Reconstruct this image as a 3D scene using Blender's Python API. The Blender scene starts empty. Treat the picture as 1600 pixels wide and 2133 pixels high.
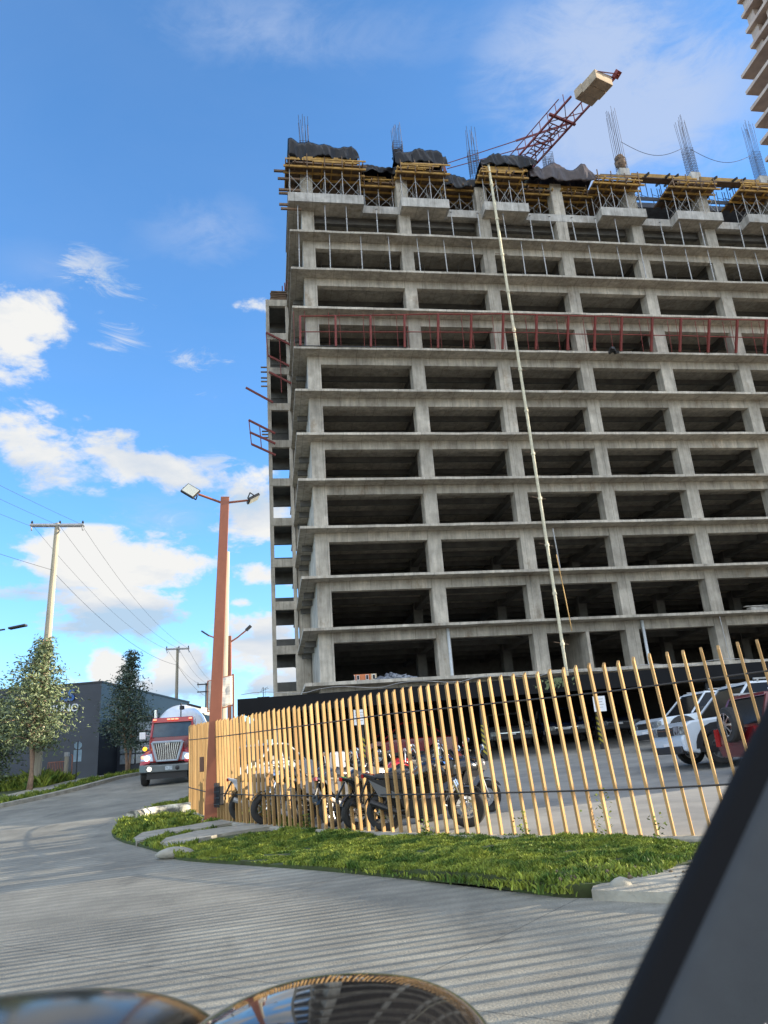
import bpy, bmesh, math, random
from mathutils import Vector, Matrix, Euler, noise as mnoise
random.seed(11)
R = math.radians
sc = bpy.context.scene
col = sc.collection

# ------------------------------------------------------------------ camera
FOC, PITCH, ROLL = 1584.0, R(18.7), R(4.1)
_cp, _sp, _cr, _sr = math.cos(PITCH), math.sin(PITCH), math.cos(ROLL), math.sin(ROLL)
FW = Vector((0, _cp, _sp)); _r0 = Vector((1, 0, 0)); _u0 = Vector((0, -_sp, _cp))
RT = _cr * _r0 - _sr * _u0; UP = _sr * _r0 + _cr * _u0
cam = bpy.data.cameras.new('camera'); camo = bpy.data.objects.new('camera', cam); col.objects.link(camo)
cam.sensor_fit = 'HORIZONTAL'; cam.sensor_width = 36.0; cam.lens = 36.0 * FOC / 1600.0
cam.clip_start = 0.05; cam.clip_end = 6000
cam.dof.use_dof = True; cam.dof.focus_distance = 26.0; cam.dof.aperture_fstop = 7.5
m = Matrix((RT, UP, -FW)).transposed().to_4x4()
camo.matrix_world = m
sc.camera = camo

# ------------------------------------------------------------------ sun and sky
SUN_AZ, SUN_EL = R(80.0), R(11.5)
sun = bpy.data.lights.new('sun', 'SUN'); sun.energy = 4.5; sun.angle = R(0.3); sun.color = (1.0, 0.86, 0.66)
suno = bpy.data.objects.new('sun', sun); col.objects.link(suno)
sdir = Vector((math.sin(SUN_AZ) * math.cos(SUN_EL), math.cos(SUN_AZ) * math.cos(SUN_EL), math.sin(SUN_EL)))
suno.rotation_euler = sdir.to_track_quat('Z', 'Y').to_euler()
sc.view_settings.view_transform = 'Standard'; sc.view_settings.look = 'None'
sc.view_settings.exposure = 1.68; sc.view_settings.gamma = 1.0
sc.view_settings.use_curve_mapping = False

def ray(px, py):
    return FW + RT * ((px - 800) / FOC) + UP * ((1066.5 - py) / FOC)

world = bpy.data.worlds.new('World'); sc.world = world; world.use_nodes = True
wt = world.node_tree; wt.nodes.clear()
def wn(t, **k):
    n = wt.nodes.new(t)
    for a, b in k.items(): setattr(n, a, b)
    return n
def wl(a, b): wt.links.new(a, b)
def wm(op, a, b=None, clamp=False, c=None):
    n = wn('ShaderNodeMath', operation=op); n.use_clamp = clamp
    for i, v in enumerate((a, b, c)):
        if v is None: continue
        if isinstance(v, (int, float)): n.inputs[i].default_value = v
        else: wl(v, n.inputs[i])
    return n.outputs[0]
sky = wn('ShaderNodeTexSky', sky_type='NISHITA'); sky.sun_disc = False
sky.sun_elevation = SUN_EL; sky.sun_rotation = SUN_AZ
sky.altitude = 2600; sky.air_density = 1.0; sky.dust_density = 0.3; sky.ozone_density = 2.5
hs = wn('ShaderNodeHueSaturation'); hs.inputs['Saturation'].default_value = 1.12; hs.inputs['Value'].default_value = 1.0
wl(sky.outputs[0], hs.inputs['Color'])
tint = wn('ShaderNodeMix', data_type='RGBA', blend_type='MULTIPLY'); tint.inputs[0].default_value = 1.0
tint.inputs[7].default_value = (0.98, 1.08, 1.10, 1); wl(hs.outputs[0], tint.inputs[6])
bg = wn('ShaderNodeBackground'); bg.inputs[1].default_value = 0.142; wl(tint.outputs[2], bg.inputs[0])
tc = wn('ShaderNodeTexCoord'); sep = wn('ShaderNodeSeparateXYZ'); wl(tc.outputs['Generated'], sep.inputs[0])
az = wm('ARCTAN2', sep.outputs[0], sep.outputs[1])
hyp = wm('SQRT', wm('ADD', wm('MULTIPLY', sep.outputs[0], sep.outputs[0]), wm('MULTIPLY', sep.outputs[1], sep.outputs[1])))
el = wm('ARCTAN2', sep.outputs[2], hyp)
def azel(px, py):
    r = ray(px, py); return math.atan2(r.x, r.y), math.atan2(r.z, math.hypot(r.x, r.y))
def blob(px, py, rx, ry, w, tilt=0):
    a0, e0 = azel(px, py); c = math.cos(e0)
    a1, _ = azel(px + rx, py); _, e1 = azel(px, py - ry)
    ra = abs(a1 - a0); re = abs(e1 - e0)
    da = wm('SUBTRACT', az, a0); de = wm('SUBTRACT', el, e0)
    if tilt:
        k = math.tan(R(tilt)); de = wm('SUBTRACT', de, wm('MULTIPLY', da, k * c))
    q = wm('ADD', wm('POWER', wm('DIVIDE', wm('ABSOLUTE', da), ra), 2.0), wm('POWER', wm('DIVIDE', wm('ABSOLUTE', de), re), 2.0))
    return wm('MULTIPLY', wm('SUBTRACT', 1.0, wm('SQRT', q), clamp=True), w)
def vmax(L):
    o = L[0]
    for x in L[1:]: o = wm('MAXIMUM', o, x)
    return o
def vsum(L):
    o = L[0]
    for x in L[1:]: o = wm('ADD', o, x)
    return o
def sky_noise(scale, detail, rough, zs=1.0, dist=0.0, off=0.0, lac=2.0):
    mp = wn('ShaderNodeMapping'); mp.inputs['Scale'].default_value = (1, 1, zs); mp.inputs['Location'].default_value = (off, off * 0.7, off * 0.3)
    wl(tc.outputs['Generated'], mp.inputs[0])
    n = wn('ShaderNodeTexNoise'); n.inputs['Scale'].default_value = scale; n.inputs['Detail'].default_value = detail
    n.inputs['Roughness'].default_value = rough; n.inputs['Distortion'].default_value = dist; n.inputs['Lacunarity'].default_value = lac
    wl(mp.outputs[0], n.inputs['Vector']); return n.outputs['Fac']
def smooth(v, a, b, to=1.0):
    n = wn('ShaderNodeMapRange', interpolation_type='SMOOTHSTEP')
    n.inputs['From Min'].default_value = a; n.inputs['From Max'].default_value = b; n.inputs['To Max'].default_value = to
    wl(v, n.inputs['Value']); return n.outputs[0]
puffy = vmax([blob(30, 700, 150, 170, 1.0), blob(40, 920, 300, 120, 1.15, -6), blob(290, 965, 330, 75, 1.15, -12),
    blob(520, 1055, 110, 100, 1.1), blob(230, 1180, 330, 95, 1.25), blob(30, 1230, 160, 60, 1.0), blob(250, 1265, 240, 105, 1.2), blob(545, 1200, 130, 55, 1.0), blob(510, 1256, 90, 28, .9),
    blob(545, 1335, 150, 115, 1.35), blob(385, 1400, 125, 110, 1.35), blob(225, 1405, 62, 78, 1.35), blob(320, 1440, 260, 70, 1.1), blob(540, 640, 110, 38, .8), blob(700, 1400, 300, 160, 1.2),
    blob(-300, 1000, 330, 160, 1.2), blob(-350, 1350, 300, 140, 1.1), blob(1900, 1100, 300, 250, 1.0)])
wispy = vmax([blob(200, 585, 150, 95, 1.0, -12), blob(250, 710, 120, 60, .9), blob(390, 740, 120, 50, .9), blob(440, 825, 70, 22, .7), blob(450, 960, 100, 60, .9), blob(320, 1090, 160, 60, .6)])
n1 = sky_noise(7.0, 12, 0.60, 2.0, 0.35); n2 = sky_noise(3.2, 8, 0.62, 3.0, 0.6, 3.1)
n4 = sky_noise(26.0, 8, 0.62, 1.8, 0.2, 9.0)
pd = smooth(wm('ADD', wm('MULTIPLY', puffy, 0.95), wm('ADD', wm('MULTIPLY', wm('SUBTRACT', n1, 0.5), 2.3), wm('MULTIPLY', wm('SUBTRACT', n4, 0.5), 0.9))), 0.24, 0.72)
pd = wm('MULTIPLY', pd, smooth(puffy, 0.0, 0.18))
n3 = sky_noise(11.0, 12, 0.68, 2.6, 1.2, 7.0)
wd = wm('MULTIPLY', smooth(wm('ADD', wispy, wm('MULTIPLY', wm('SUBTRACT', n3, 0.5), 3.4)), 0.35, 1.35), 0.75); wd = wm('MULTIPLY', wd, smooth(wispy, 0.0, 0.3))
veil = vsum([blob(1300, 230, 560, 380, .95), blob(1150, 30, 600, 200, .35), blob(560, 60, 420, 190, .45), blob(430, 480, 240, 150, .40), blob(320, 1090, 260, 110, .4), blob(90, 560, 260, 140, .25)])
vd = wm('MULTIPLY', smooth(wm('MULTIPLY', veil, wm('ADD', smooth(wm('ADD', wm('MULTIPLY', n2, 0.7), wm('MULTIPLY', n3, 0.3)), 0.36, 0.62), 0.42)), 0.02, 0.95), 0.85)
lowhaze = wm('ADD', wm('MULTIPLY', smooth(el, 0.30, 0.0), 0.35), wm('MULTIPLY', n2, 0.10))
back = smooth(wm('COSINE', az), 0.45, -0.2); bd = wm('MULTIPLY', wm('MULTIPLY', smooth(n2, 0.36, 0.56), back), 0.95)  # more and brighter cloud behind the camera, added to light the shaded facade
dens = wm('MAXIMUM', bd, wm('MAXIMUM', pd, wm('MAXIMUM', wd, wm('MAXIMUM', vd, lowhaze))))
# cloud tone: bright tops, blue grey undersides
shade = sky_noise(4.0, 6, 0.55, 3.2, 0.2, 5.0)
shadeB = vmax([blob(250, 1300, 230, 60, 1.1), blob(470, 1470, 330, 85, 1.6), blob(60, 1250, 160, 60, .7), blob(60, 1000, 200, 50, .5), blob(430, 1400, 60, 60, .8)])
tone = wm('ADD', wm('SUBTRACT', smooth(shade, 0.30, 0.62), wm('MULTIPLY', shadeB, 1.3)), wm('MULTIPLY', smooth(n1, 0.42, 0.68), 0.5), clamp=True)
cr = wn('ShaderNodeValToRGB'); wl(tone, cr.inputs[0])
cr.color_ramp.elements[0].position = 0.0; cr.color_ramp.elements[0].color = (0.155, 0.21, 0.27, 1)
cr.color_ramp.elements[1].position = 1.0; cr.color_ramp.elements[1].color = (0.285, 0.285, 0.28, 1)
e = cr.color_ramp.elements.new(0.35); e.color = (0.215, 0.235, 0.262, 1)
# thin veil keeps a faint lilac tint
vmix = wn('ShaderNodeMix', data_type='RGBA'); wl(smooth(wm('MAXIMUM', bd, wm('MAXIMUM', pd, wd)), 0.0, 0.5), vmix.inputs[0])
vmix.inputs[6].default_value = (0.165, 0.20, 0.272, 1); wl(cr.outputs[0], vmix.inputs[7])
bgc = wn('ShaderNodeBackground'); wl(vmix.outputs[2], bgc.inputs[0]); wl(wm('ADD', wm('MULTIPLY', back, 1.6), 1.0), bgc.inputs[1])
mixs = wn('ShaderNodeMixShader'); wl(dens, mixs.inputs[0]); wl(bg.outputs[0], mixs.inputs[1]); wl(bgc.outputs[0], mixs.inputs[2])
out = wn('ShaderNodeOutputWorld'); wl(mixs.outputs[0], out.inputs[0])
sc.cycles.max_bounces = 5; sc.cycles.use_denoising = True

# ------------------------------------------------------------------ terrain
GC = (-1.42355, 0.0365960, 0.00869727, 0.00118187, -0.000280529)
def G(x, y):
    x = max(-24.0, min(26.0, x)); yy = max(-4.0, y)
    if yy > 40: yy = 40 + 6 * (1 - math.exp(-(yy - 40) / 6.0)) * 0.7
    xs = x
    return GC[0] + GC[1] * xs + GC[2] * yy + GC[3] * yy * yy + GC[4] * xs * yy
def hit(px, py, tmax=120):
    r = ray(px, py); t = 0.5
    while t < tmax:
        if r.z * t <= G(r.x * t, r.y * t): break
        t += 0.01
    return r.x * t, r.y * t
def at(px, py, Y):
    r = ray(px, py); return r * (Y / r.y)

# ------------------------------------------------------------------ mesh helpers
class MB:
    def __init__(s): s.v = []; s.f = []
    def quad(s, a, b, c, d): s.poly([a, b, c, d])
    def poly(s, pts):
        n = len(s.v); s.v += [tuple(p) for p in pts]; s.f.append(tuple(range(n, n + len(pts))))
    def hexa(s, p):     # p: 8 corners, 0-3 bottom ccw, 4-7 top
        n = len(s.v); s.v += [tuple(q) for q in p]
        for f in ((3, 2, 1, 0), (4, 5, 6, 7), (0, 1, 5, 4), (1, 2, 6, 5), (2, 3, 7, 6), (3, 0, 4, 7)):
            s.f.append(tuple(n + i for i in f))
        return s
    def box(s, x0, x1, y0, y1, z0, z1):
        return s.hexa([(x0, y0, z0), (x1, y0, z0), (x1, y1, z0), (x0, y1, z0), (x0, y0, z1), (x1, y0, z1), (x1, y1, z1), (x0, y1, z1)])
    def cbox(s, c, sx, sy, sz, rz=0.0):
        M = Matrix.Rotation(rz, 3, 'Z'); c = Vector(c); P = []
        for z in (-sz / 2, sz / 2):
            for x, y in ((-sx / 2, -sy / 2), (sx / 2, -sy / 2), (sx / 2, sy / 2), (-sx / 2, sy / 2)):
                P.append(c + M @ Vector((x, y, z)))
        return s.hexa(P)
    def bar(s, p, q, w, h=None, up=(0, 0, 1)):
        h = h or w; p = Vector(p); q = Vector(q); d = (q - p)
        if d.length < 1e-6: return s
        d.normalize(); u = Vector(up)
        if abs(d.dot(u)) > 0.98: u = Vector((0, 1, 0))
        a = d.cross(u).normalized() * (w / 2); b = a.cross(d).normalized() * (h / 2)
        return s.hexa([p - a - b, p + a - b, p + a + b, p - a + b, q - a - b, q + a - b, q + a + b, q - a + b])
    def tube(s, p, q, r, n=8, r2=None, caps=True):
        r2 = r if r2 is None else r2
        p = Vector(p); q = Vector(q); d = (q - p).normalized(); u = Vector((0, 0, 1)) if abs(d.z) < 0.95 else Vector((1, 0, 0))
        a = d.cross(u).normalized(); b = a.cross(d); k = len(s.v)
        for c, rr in ((p, r), (q, r2)):
            for i in range(n):
                t = 2 * math.pi * i / n; s.v.append(tuple(c + (a * math.cos(t) + b * math.sin(t)) * rr))
        for i in range(n):
            j = (i + 1) % n; s.f.append((k + i, k + j, k + n + j, k + n + i))
        if caps: s.f.append(tuple(k + i for i in reversed(range(n)))); s.f.append(tuple(k + n + i for i in range(n)))
        return s
    def path(s, pts, rs, n=6):
        pts = [Vector(p) for p in pts]
        if isinstance(rs, (int, float)): rs = [rs] * len(pts)
        k0 = len(s.v)
        for i, p in enumerate(pts):
            d = (pts[min(i + 1, len(pts) - 1)] - pts[max(i - 1, 0)]).normalized()
            u = Vector((0, 0, 1)) if abs(d.z) < 0.9 else Vector((1, 0, 0))
            a = d.cross(u).normalized(); b = a.cross(d)
            for j in range(n):
                t = 2 * math.pi * j / n; s.v.append(tuple(p + (a * math.cos(t) + b * math.sin(t)) * rs[i]))
        for i in range(len(pts) - 1):
            for j in range(n):
                jj = (j + 1) % n; A = k0 + i * n; B = A + n; s.f.append((A + j, A + jj, B + jj, B + j))
        s.f.append(tuple(k0 + i for i in reversed(range(n)))); e = k0 + (len(pts) - 1) * n; s.f.append(tuple(e + i for i in range(n)))
        return s
    def lathe(s, prof, n=20, M=None, caps=True):     # prof: (r, z) list around local z
        M = M or Matrix.Identity(4); k = len(s.v)
        for r, z in prof:
            for i in range(n):
                t = 2 * math.pi * i / n; s.v.append(tuple(M @ Vector((r * math.cos(t), r * math.sin(t), z))))
        for a in range(len(prof) - 1):
            for i in range(n):
                j = (i + 1) % n; A = k + a * n; B = A + n; s.f.append((A + i, A + j, B + j, B + i))
        if caps: s.f.append(tuple(k + i for i in reversed(range(n)))); e = k + (len(prof) - 1) * n; s.f.append(tuple(e + i for i in range(n)))
        return s
    def prism(s, poly, y0, y1):           # poly in x,z extruded along y
        n = len(s.v); k = len(poly)
        s.v += [(x, y0, z) for x, z in poly] + [(x, y1, z) for x, z in poly]
        s.f.append(tuple(n + i for i in range(k))); s.f.append(tuple(n + k + i for i in reversed(range(k))))
        for i in range(k):
            j = (i + 1) % k; s.f.append((n + j, n + i, n + k + i, n + k + j))
        return s
    def mesh(s, name):
        me = bpy.data.meshes.new(name); me.from_pydata(s.v, [], s.f); me.update(); return me

def obj(name, mb, mat, parent=None, smooth=False, bevel=0.0, loc=None, rot=None, fix=False):
    me = mb.mesh(name) if isinstance(mb, MB) else mb
    if fix:
        b = bmesh.new(); b.from_mesh(me); bmesh.ops.remove_doubles(b, verts=b.verts, dist=1e-5); bmesh.ops.recalc_face_normals(b, faces=b.faces); b.to_mesh(me); b.free()
    if mat and not me.materials: me.materials.append(mat)
    if smooth:
        for p in me.polygons: p.use_smooth = True
    o = bpy.data.objects.new(name, me); col.objects.link(o)
    if parent: o.parent = parent
    if loc: o.location = loc
    if rot: o.rotation_euler = rot
    if bevel:
        bv = o.modifiers.new('bevel', 'BEVEL'); bv.width = bevel; bv.segments = 2; bv.limit_method = 'ANGLE'; bv.angle_limit = R(35)
        bv.harden_normals = False
    return o
def autosmooth(o, ang=35):
    me = o.data
    for p in me.polygons: p.use_smooth = True
    b = bmesh.new(); b.from_mesh(me)
    for e in b.edges:
        if len(e.link_faces) == 2 and e.calc_face_angle(0) > R(ang): e.smooth = False
    b.to_mesh(me); b.free()
def tag(o, label=None, cat=None, group=None, kind=None):
    if label: o['label'] = label
    if cat: o['category'] = cat
    if group: o['group'] = group
    if kind: o['kind'] = kind
    return o
def thing(name, label, cat, loc=(0, 0, 0), rz=0.0, group=None):
    o = bpy.data.objects.new(name, None); o.empty_display_size = 0.2; col.objects.link(o)
    o.location = loc; o.rotation_euler = (0, 0, rz); return tag(o, label, cat, group)
def dup(o, parent=None):
    c = o.copy(); col.objects.link(c); c.parent = parent
    for ch in list(o.children): dup(ch, c)
    return c
def structure(name, mb, mat, **k): return tag(obj(name, mb, mat, **k), kind='structure')
def sharecopy(o, loc, rot=None):
    c = o.copy(); col.objects.link(c); c.location = loc
    if rot is not None: c.rotation_euler = rot
    return c

# ------------------------------------------------------------------ materials
def mat(name, c1, c2=None, rough=0.6, metal=0.0, scale=3.0, detail=6, bump=0.0, bscale=None, island=0.0, spec=0.5, world=True, coat=0.0, emis=None, emis_s=0.0, trans=0.0, contrast=(0.35, 0.65), rnd=0.0, stretch=(1, 1, 1)):
    M = bpy.data.materials.new(name); M.use_nodes = True; t = M.node_tree; N = t.nodes; L = t.links
    P = N['Principled BSDF']; P.inputs['Roughness'].default_value = rough; P.inputs['Metallic'].default_value = metal
    P.inputs['Specular IOR Level'].default_value = spec; P.inputs['Coat Weight'].default_value = coat
    if coat: P.inputs['Coat Roughness'].default_value = 0.04
    if emis: P.inputs['Emission Color'].default_value = (*emis, 1); P.inputs['Emission Strength'].default_value = emis_s
    c2 = c2 or tuple(x * 0.8 for x in c1)
    if world:
        g = N.new('ShaderNodeNewGeometry'); vec = g.outputs['Position']
    else:
        g = N.new('ShaderNodeTexCoord'); vec = g.outputs['Object']
    mp = N.new('ShaderNodeMapping'); mp.inputs['Scale'].default_value = stretch; L.new(vec, mp.inputs[0])
    n = N.new('ShaderNodeTexNoise'); n.inputs['Scale'].default_value = scale; n.inputs['Detail'].default_value = detail; n.inputs['Roughness'].default_value = 0.62
    L.new(mp.outputs[0], n.inputs['Vector'])
    r = N.new('ShaderNodeValToRGB'); L.new(n.outputs['Fac'], r.inputs[0])
    r.color_ramp.elements[0].position = contrast[0]; r.color_ramp.elements[1].position = contrast[1]
    r.color_ramp.elements[0].color = (*c2, 1); r.color_ramp.elements[1].color = (*c1, 1)
    last = r.outputs[0]
    if rnd or island:
        v = N.new('ShaderNodeHueSaturation'); mr = N.new('ShaderNodeMapRange')
        k = rnd or island; mr.inputs['To Min'].default_value = 1 - k; mr.inputs['To Max'].default_value = 1 + k
        if rnd:
            oi = N.new('ShaderNodeObjectInfo'); L.new(oi.outputs['Random'], mr.inputs[0])
        else:
            gi = N.new('ShaderNodeNewGeometry'); L.new(gi.outputs['Random Per Island'], mr.inputs[0])
        L.new(mr.outputs[0], v.inputs['Value']); L.new(last, v.inputs['Color']); last = v.outputs[0]
    L.new(last, P.inputs['Base Color'])
    if bump:
        b = N.new('ShaderNodeBump'); b.inputs['Strength'].default_value = bump; b.inputs['Distance'].default_value = 0.02
        n2 = N.new('ShaderNodeTexNoise'); n2.inputs['Scale'].default_value = bscale or scale * 4; n2.inputs['Detail'].default_value = 6
        L.new(vec, n2.inputs['Vector']); L.new(n2.outputs['Fac'], b.inputs['Height']); L.new(b.outputs[0], P.inputs['Normal'])
    M['_last'] = 0
    return M
def matmul(M, builder):
    """multiply the base colour of M by the value output builder(N, L) makes"""
    t = M.node_tree; N = t.nodes; L = t.links; P = N['Principled BSDF']; src = P.inputs['Base Color'].links[0].from_socket
    v = builder(N, L); mx = N.new('ShaderNodeMix'); mx.data_type = 'RGBA'; mx.blend_type = 'MULTIPLY'; mx.inputs[0].default_value = 1
    L.new(src, mx.inputs[6]); L.new(v, mx.inputs[7]); L.new(mx.outputs[2], P.inputs['Base Color'])
UA = R(9.5)
def nmath(N, L, op, a, b=None, clamp=False):
    n = N.new('ShaderNodeMath'); n.operation = op; n.use_clamp = clamp
    for i, v in enumerate((a, b)):
        if v is None: continue
        if isinstance(v, (int, float)): n.inputs[i].default_value = v
        else: L.new(v, n.inputs[i])
    return n.outputs[0]
def nrange(N, L, v, a, b, c, d):
    n = N.new('ShaderNodeMapRange'); n.inputs[1].default_value = a; n.inputs[2].default_value = b; n.inputs[3].default_value = c; n.inputs[4].default_value = d
    L.new(v, n.inputs[0]); return n.outputs[0]
def streaks(N, L):
    g = N.new('ShaderNodeNewGeometry'); mp = N.new('ShaderNodeMapping'); mp.inputs['Rotation'].default_value = (0, 0, -UA); mp.inputs['Scale'].default_value = (1, 1, 1)
    L.new(g.outputs['Position'], mp.inputs[0])
    s = N.new('ShaderNodeVectorMath'); s.operation = 'MULTIPLY'; s.inputs[1].default_value = (3.2, 3.2, 0.35); L.new(mp.outputs[0], s.inputs[0])
    n = N.new('ShaderNodeTexNoise'); n.inputs['Scale'].default_value = 1.0; n.inputs['Detail'].default_value = 7; n.inputs['Roughness'].default_value = 0.7; L.new(s.outputs[0], n.inputs['Vector'])
    a = nrange(N, L, n.outputs['Fac'], 0.30, 0.68, 0.60, 1.15)
    # joints of the shuttering boards, every 1.22 m along the front
    sx = N.new('ShaderNodeSeparateXYZ'); L.new(mp.outputs[0], sx.inputs[0])
    def line(o, period, w, depth):
        f = nmath(N, L, 'FRACT', nmath(N, L, 'DIVIDE', o, period)); q = nmath(N, L, 'LESS_THAN', f, w / period)
        return nmath(N, L, 'SUBTRACT', 1.0, nmath(N, L, 'MULTIPLY', q, depth))
    b = line(sx.outputs[0], 1.22, 0.03, 0.38)
    # large blotches
    n3 = N.new('ShaderNodeTexNoise'); n3.inputs['Scale'].default_value = 0.45; n3.inputs['Detail'].default_value = 3; L.new(g.outputs['Position'], n3.inputs['Vector'])
    c = nrange(N, L, n3.outputs['Fac'], 0.35, 0.65, 0.82, 1.12)
    k_ = nmath(N, L, 'MULTIPLY', nmath(N, L, 'MULTIPLY', a, b), c)
    n4_ = N.new('ShaderNodeTexNoise'); n4_.inputs['Scale'].default_value = 0.9; n4_.inputs['Detail'].default_value = 9; n4_.inputs['Roughness'].default_value = 0.75
    s4 = N.new('ShaderNodeVectorMath'); s4.operation = 'MULTIPLY'; s4.inputs[1].default_value = (1, 1, 0.5); L.new(mp.outputs[0], s4.inputs[0]); L.new(s4.outputs[0], n4_.inputs['Vector'])
    m4 = N.new('ShaderNodeMix'); m4.data_type = 'RGBA'; L.new(nrange(N, L, n4_.outputs['Fac'], 0.56, 0.74, 0.0, 0.85), m4.inputs[0]); m4.inputs[6].default_value = (1, 1, 1, 1); m4.inputs[7].default_value = (0.52, 0.40, 0.28, 1)
    o4 = N.new('ShaderNodeMix'); o4.data_type = 'RGBA'; o4.blend_type = 'MULTIPLY'; o4.inputs[0].default_value = 1; L.new(m4.outputs[2], o4.inputs[6]); L.new(k_, o4.inputs[7]); return o4.outputs[2]
CONC = mat('raw_concrete', (0.52, 0.475, 0.395), (0.38, 0.345, 0.285), rough=0.9, scale=1.6, detail=10, bump=0.6, bscale=9, rnd=0.13)
matmul(CONC, streaks)
CONC_SHADE = mat('shaded_concrete', (0.16, 0.155, 0.14), (0.10, 0.098, 0.09), rough=0.9, scale=1.2, rnd=0.1)  # same concrete painted darker for the shade inside the open floors
FRESH = mat('fresh_concrete', (0.50, 0.48, 0.44), (0.36, 0.345, 0.31), rough=0.85, scale=2.2, detail=9, bump=0.4, bscale=9); matmul(FRESH, streaks)
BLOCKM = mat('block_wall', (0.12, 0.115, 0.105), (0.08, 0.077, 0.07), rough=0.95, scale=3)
ROADM = mat('road_concrete', (0.285, 0.268, 0.215), (0.205, 0.193, 0.155), rough=0.82, scale=0.9, detail=12, bump=0.35, bscale=60)
def wv_stain(N, L, g):
    n = N.new('ShaderNodeTexNoise'); n.inputs['Scale'].default_value = 1.1; n.inputs['Detail'].default_value = 7; n.inputs['Roughness'].default_value = 0.6
    mp = N.new('ShaderNodeMapping'); mp.inputs['Rotation'].default_value = (0, 0, R(-30)); mp.inputs['Scale'].default_value = (1.0, 0.35, 1); L.new(g.outputs['Position'], mp.inputs[0]); L.new(mp.outputs[0], n.inputs['Vector']); return n.outputs['Fac']
def roadtex(N, L):
    g = N.new('ShaderNodeNewGeometry'); mp = N.new('ShaderNodeMapping'); mp.inputs['Rotation'].default_value = (0, 0, R(-52)); L.new(g.outputs['Position'], mp.inputs[0])
    wob = N.new('ShaderNodeTexNoise'); wob.inputs['Scale'].default_value = 0.5; L.new(g.outputs['Position'], wob.inputs['Vector'])
    sx = N.new('ShaderNodeSeparateXYZ'); L.new(mp.outputs[0], sx.inputs[0])
    def joint(o, period, w, dep):
        o = nmath(N, L, 'ADD', o, nmath(N, L, 'MULTIPLY', wob.outputs['Fac'], 0.05))
        f = nmath(N, L, 'FRACT', nmath(N, L, 'DIVIDE', o, period)); q = nmath(N, L, 'LESS_THAN', f, w / period)
        return nmath(N, L, 'SUBTRACT', 1.0, nmath(N, L, 'MULTIPLY', q, dep))
    a = nmath(N, L, 'MULTIPLY', joint(sx.outputs[0], 4.2, 0.012, 0.5), joint(sx.outputs[1], 3.6, 0.012, 0.5))
    sp = N.new('ShaderNodeTexNoise'); sp.inputs['Scale'].default_value = 85; sp.inputs['Detail'].default_value = 3; L.new(g.outputs['Position'], sp.inputs['Vector'])
    b = nrange(N, L, sp.outputs['Fac'], 0.36, 0.64, 0.74, 1.18)
    n = N.new('ShaderNodeTexNoise'); n.inputs['Scale'].default_value = 0.33; n.inputs['Detail'].default_value = 8; n.inputs['Roughness'].default_value = 0.7; L.new(g.outputs['Position'], n.inputs['Vector'])
    c = nmath(N, L, 'MULTIPLY', nrange(N, L, n.outputs['Fac'], 0.36, 0.64, 0.70, 1.15), nrange(N, L, wv_stain(N, L, g), 0.60, 0.72, 1.0, 0.62))
    v = N.new('ShaderNodeTexVoronoi'); v.feature = 'DISTANCE_TO_EDGE'; v.inputs['Scale'].default_value = 0.22
    wv = N.new('ShaderNodeTexNoise'); wv.inputs['Scale'].default_value = 1.4; wv.inputs['Detail'].default_value = 6; L.new(g.outputs['Position'], wv.inputs['Vector'])
    ad = N.new('ShaderNodeVectorMath'); ad.operation = 'MULTIPLY_ADD'; ad.inputs[1].default_value = (1.1, 1.1, 1.1); L.new(wv.outputs['Color'], ad.inputs[0]); L.new(g.outputs['Position'], ad.inputs[2]); L.new(ad.outputs[0], v.inputs['Vector'])
    d = nrange(N, L, v.outputs['Distance'], 0.0, 0.004, 0.86, 1.0)
    # groove stripes painted along the slat shadows to strengthen them, uneven in places
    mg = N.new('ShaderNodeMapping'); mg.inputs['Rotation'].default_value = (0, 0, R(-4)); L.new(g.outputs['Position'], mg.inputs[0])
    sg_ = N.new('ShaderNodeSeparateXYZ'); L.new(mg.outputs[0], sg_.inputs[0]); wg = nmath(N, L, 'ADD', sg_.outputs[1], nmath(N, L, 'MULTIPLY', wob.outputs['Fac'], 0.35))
    fg = nmath(N, L, 'SINE', nmath(N, L, 'MULTIPLY', wg, 2 * math.pi / 0.27)); stripe_depth = nrange(N, L, n.outputs['Fac'], 0.36, 0.62, 0.05, 0.15)
    e_ = nmath(N, L, 'ADD', 1.0, nmath(N, L, 'MULTIPLY', fg, stripe_depth))
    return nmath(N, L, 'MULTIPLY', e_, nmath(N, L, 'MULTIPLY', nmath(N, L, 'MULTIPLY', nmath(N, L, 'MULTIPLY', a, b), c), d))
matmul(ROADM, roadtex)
LOTM = mat('lot_concrete', (0.30, 0.285, 0.25), (0.19, 0.185, 0.17), rough=0.85, scale=0.8, detail=11, bump=0.2, bscale=40)
DIRT = mat('dirt', (0.16, 0.12, 0.08), (0.09, 0.07, 0.045), rough=1, scale=2.5, detail=10, bump=1.0, bscale=14)
KERBM = mat('kerb_concrete', (0.36, 0.335, 0.27), (0.22, 0.205, 0.165), rough=0.9, scale=3, detail=9, bump=0.6, bscale=20)
KERBP = mat('painted_kerb', (0.66, 0.62, 0.50), (0.10, 0.10, 0.09), rough=0.8, scale=2.6, detail=7, contrast=(0.42, 0.56))
GRASSM = mat('grass_blade', (0.25, 0.29, 0.04), (0.055, 0.11, 0.016), rough=0.65, scale=2.6, detail=8, island=0.4, spec=0.3, contrast=(0.4, 0.6))
GRASSB = mat('grass_soil', (0.05, 0.075, 0.018), (0.035, 0.04, 0.014), rough=1, scale=5)
SLATM = mat('ochre_slat_paint', (0.42, 0.265, 0.115), (0.30, 0.18, 0.072), rough=0.8, scale=2.6, rnd=0.14, stretch=(1, 1, 0.25), spec=0.15)
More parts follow.
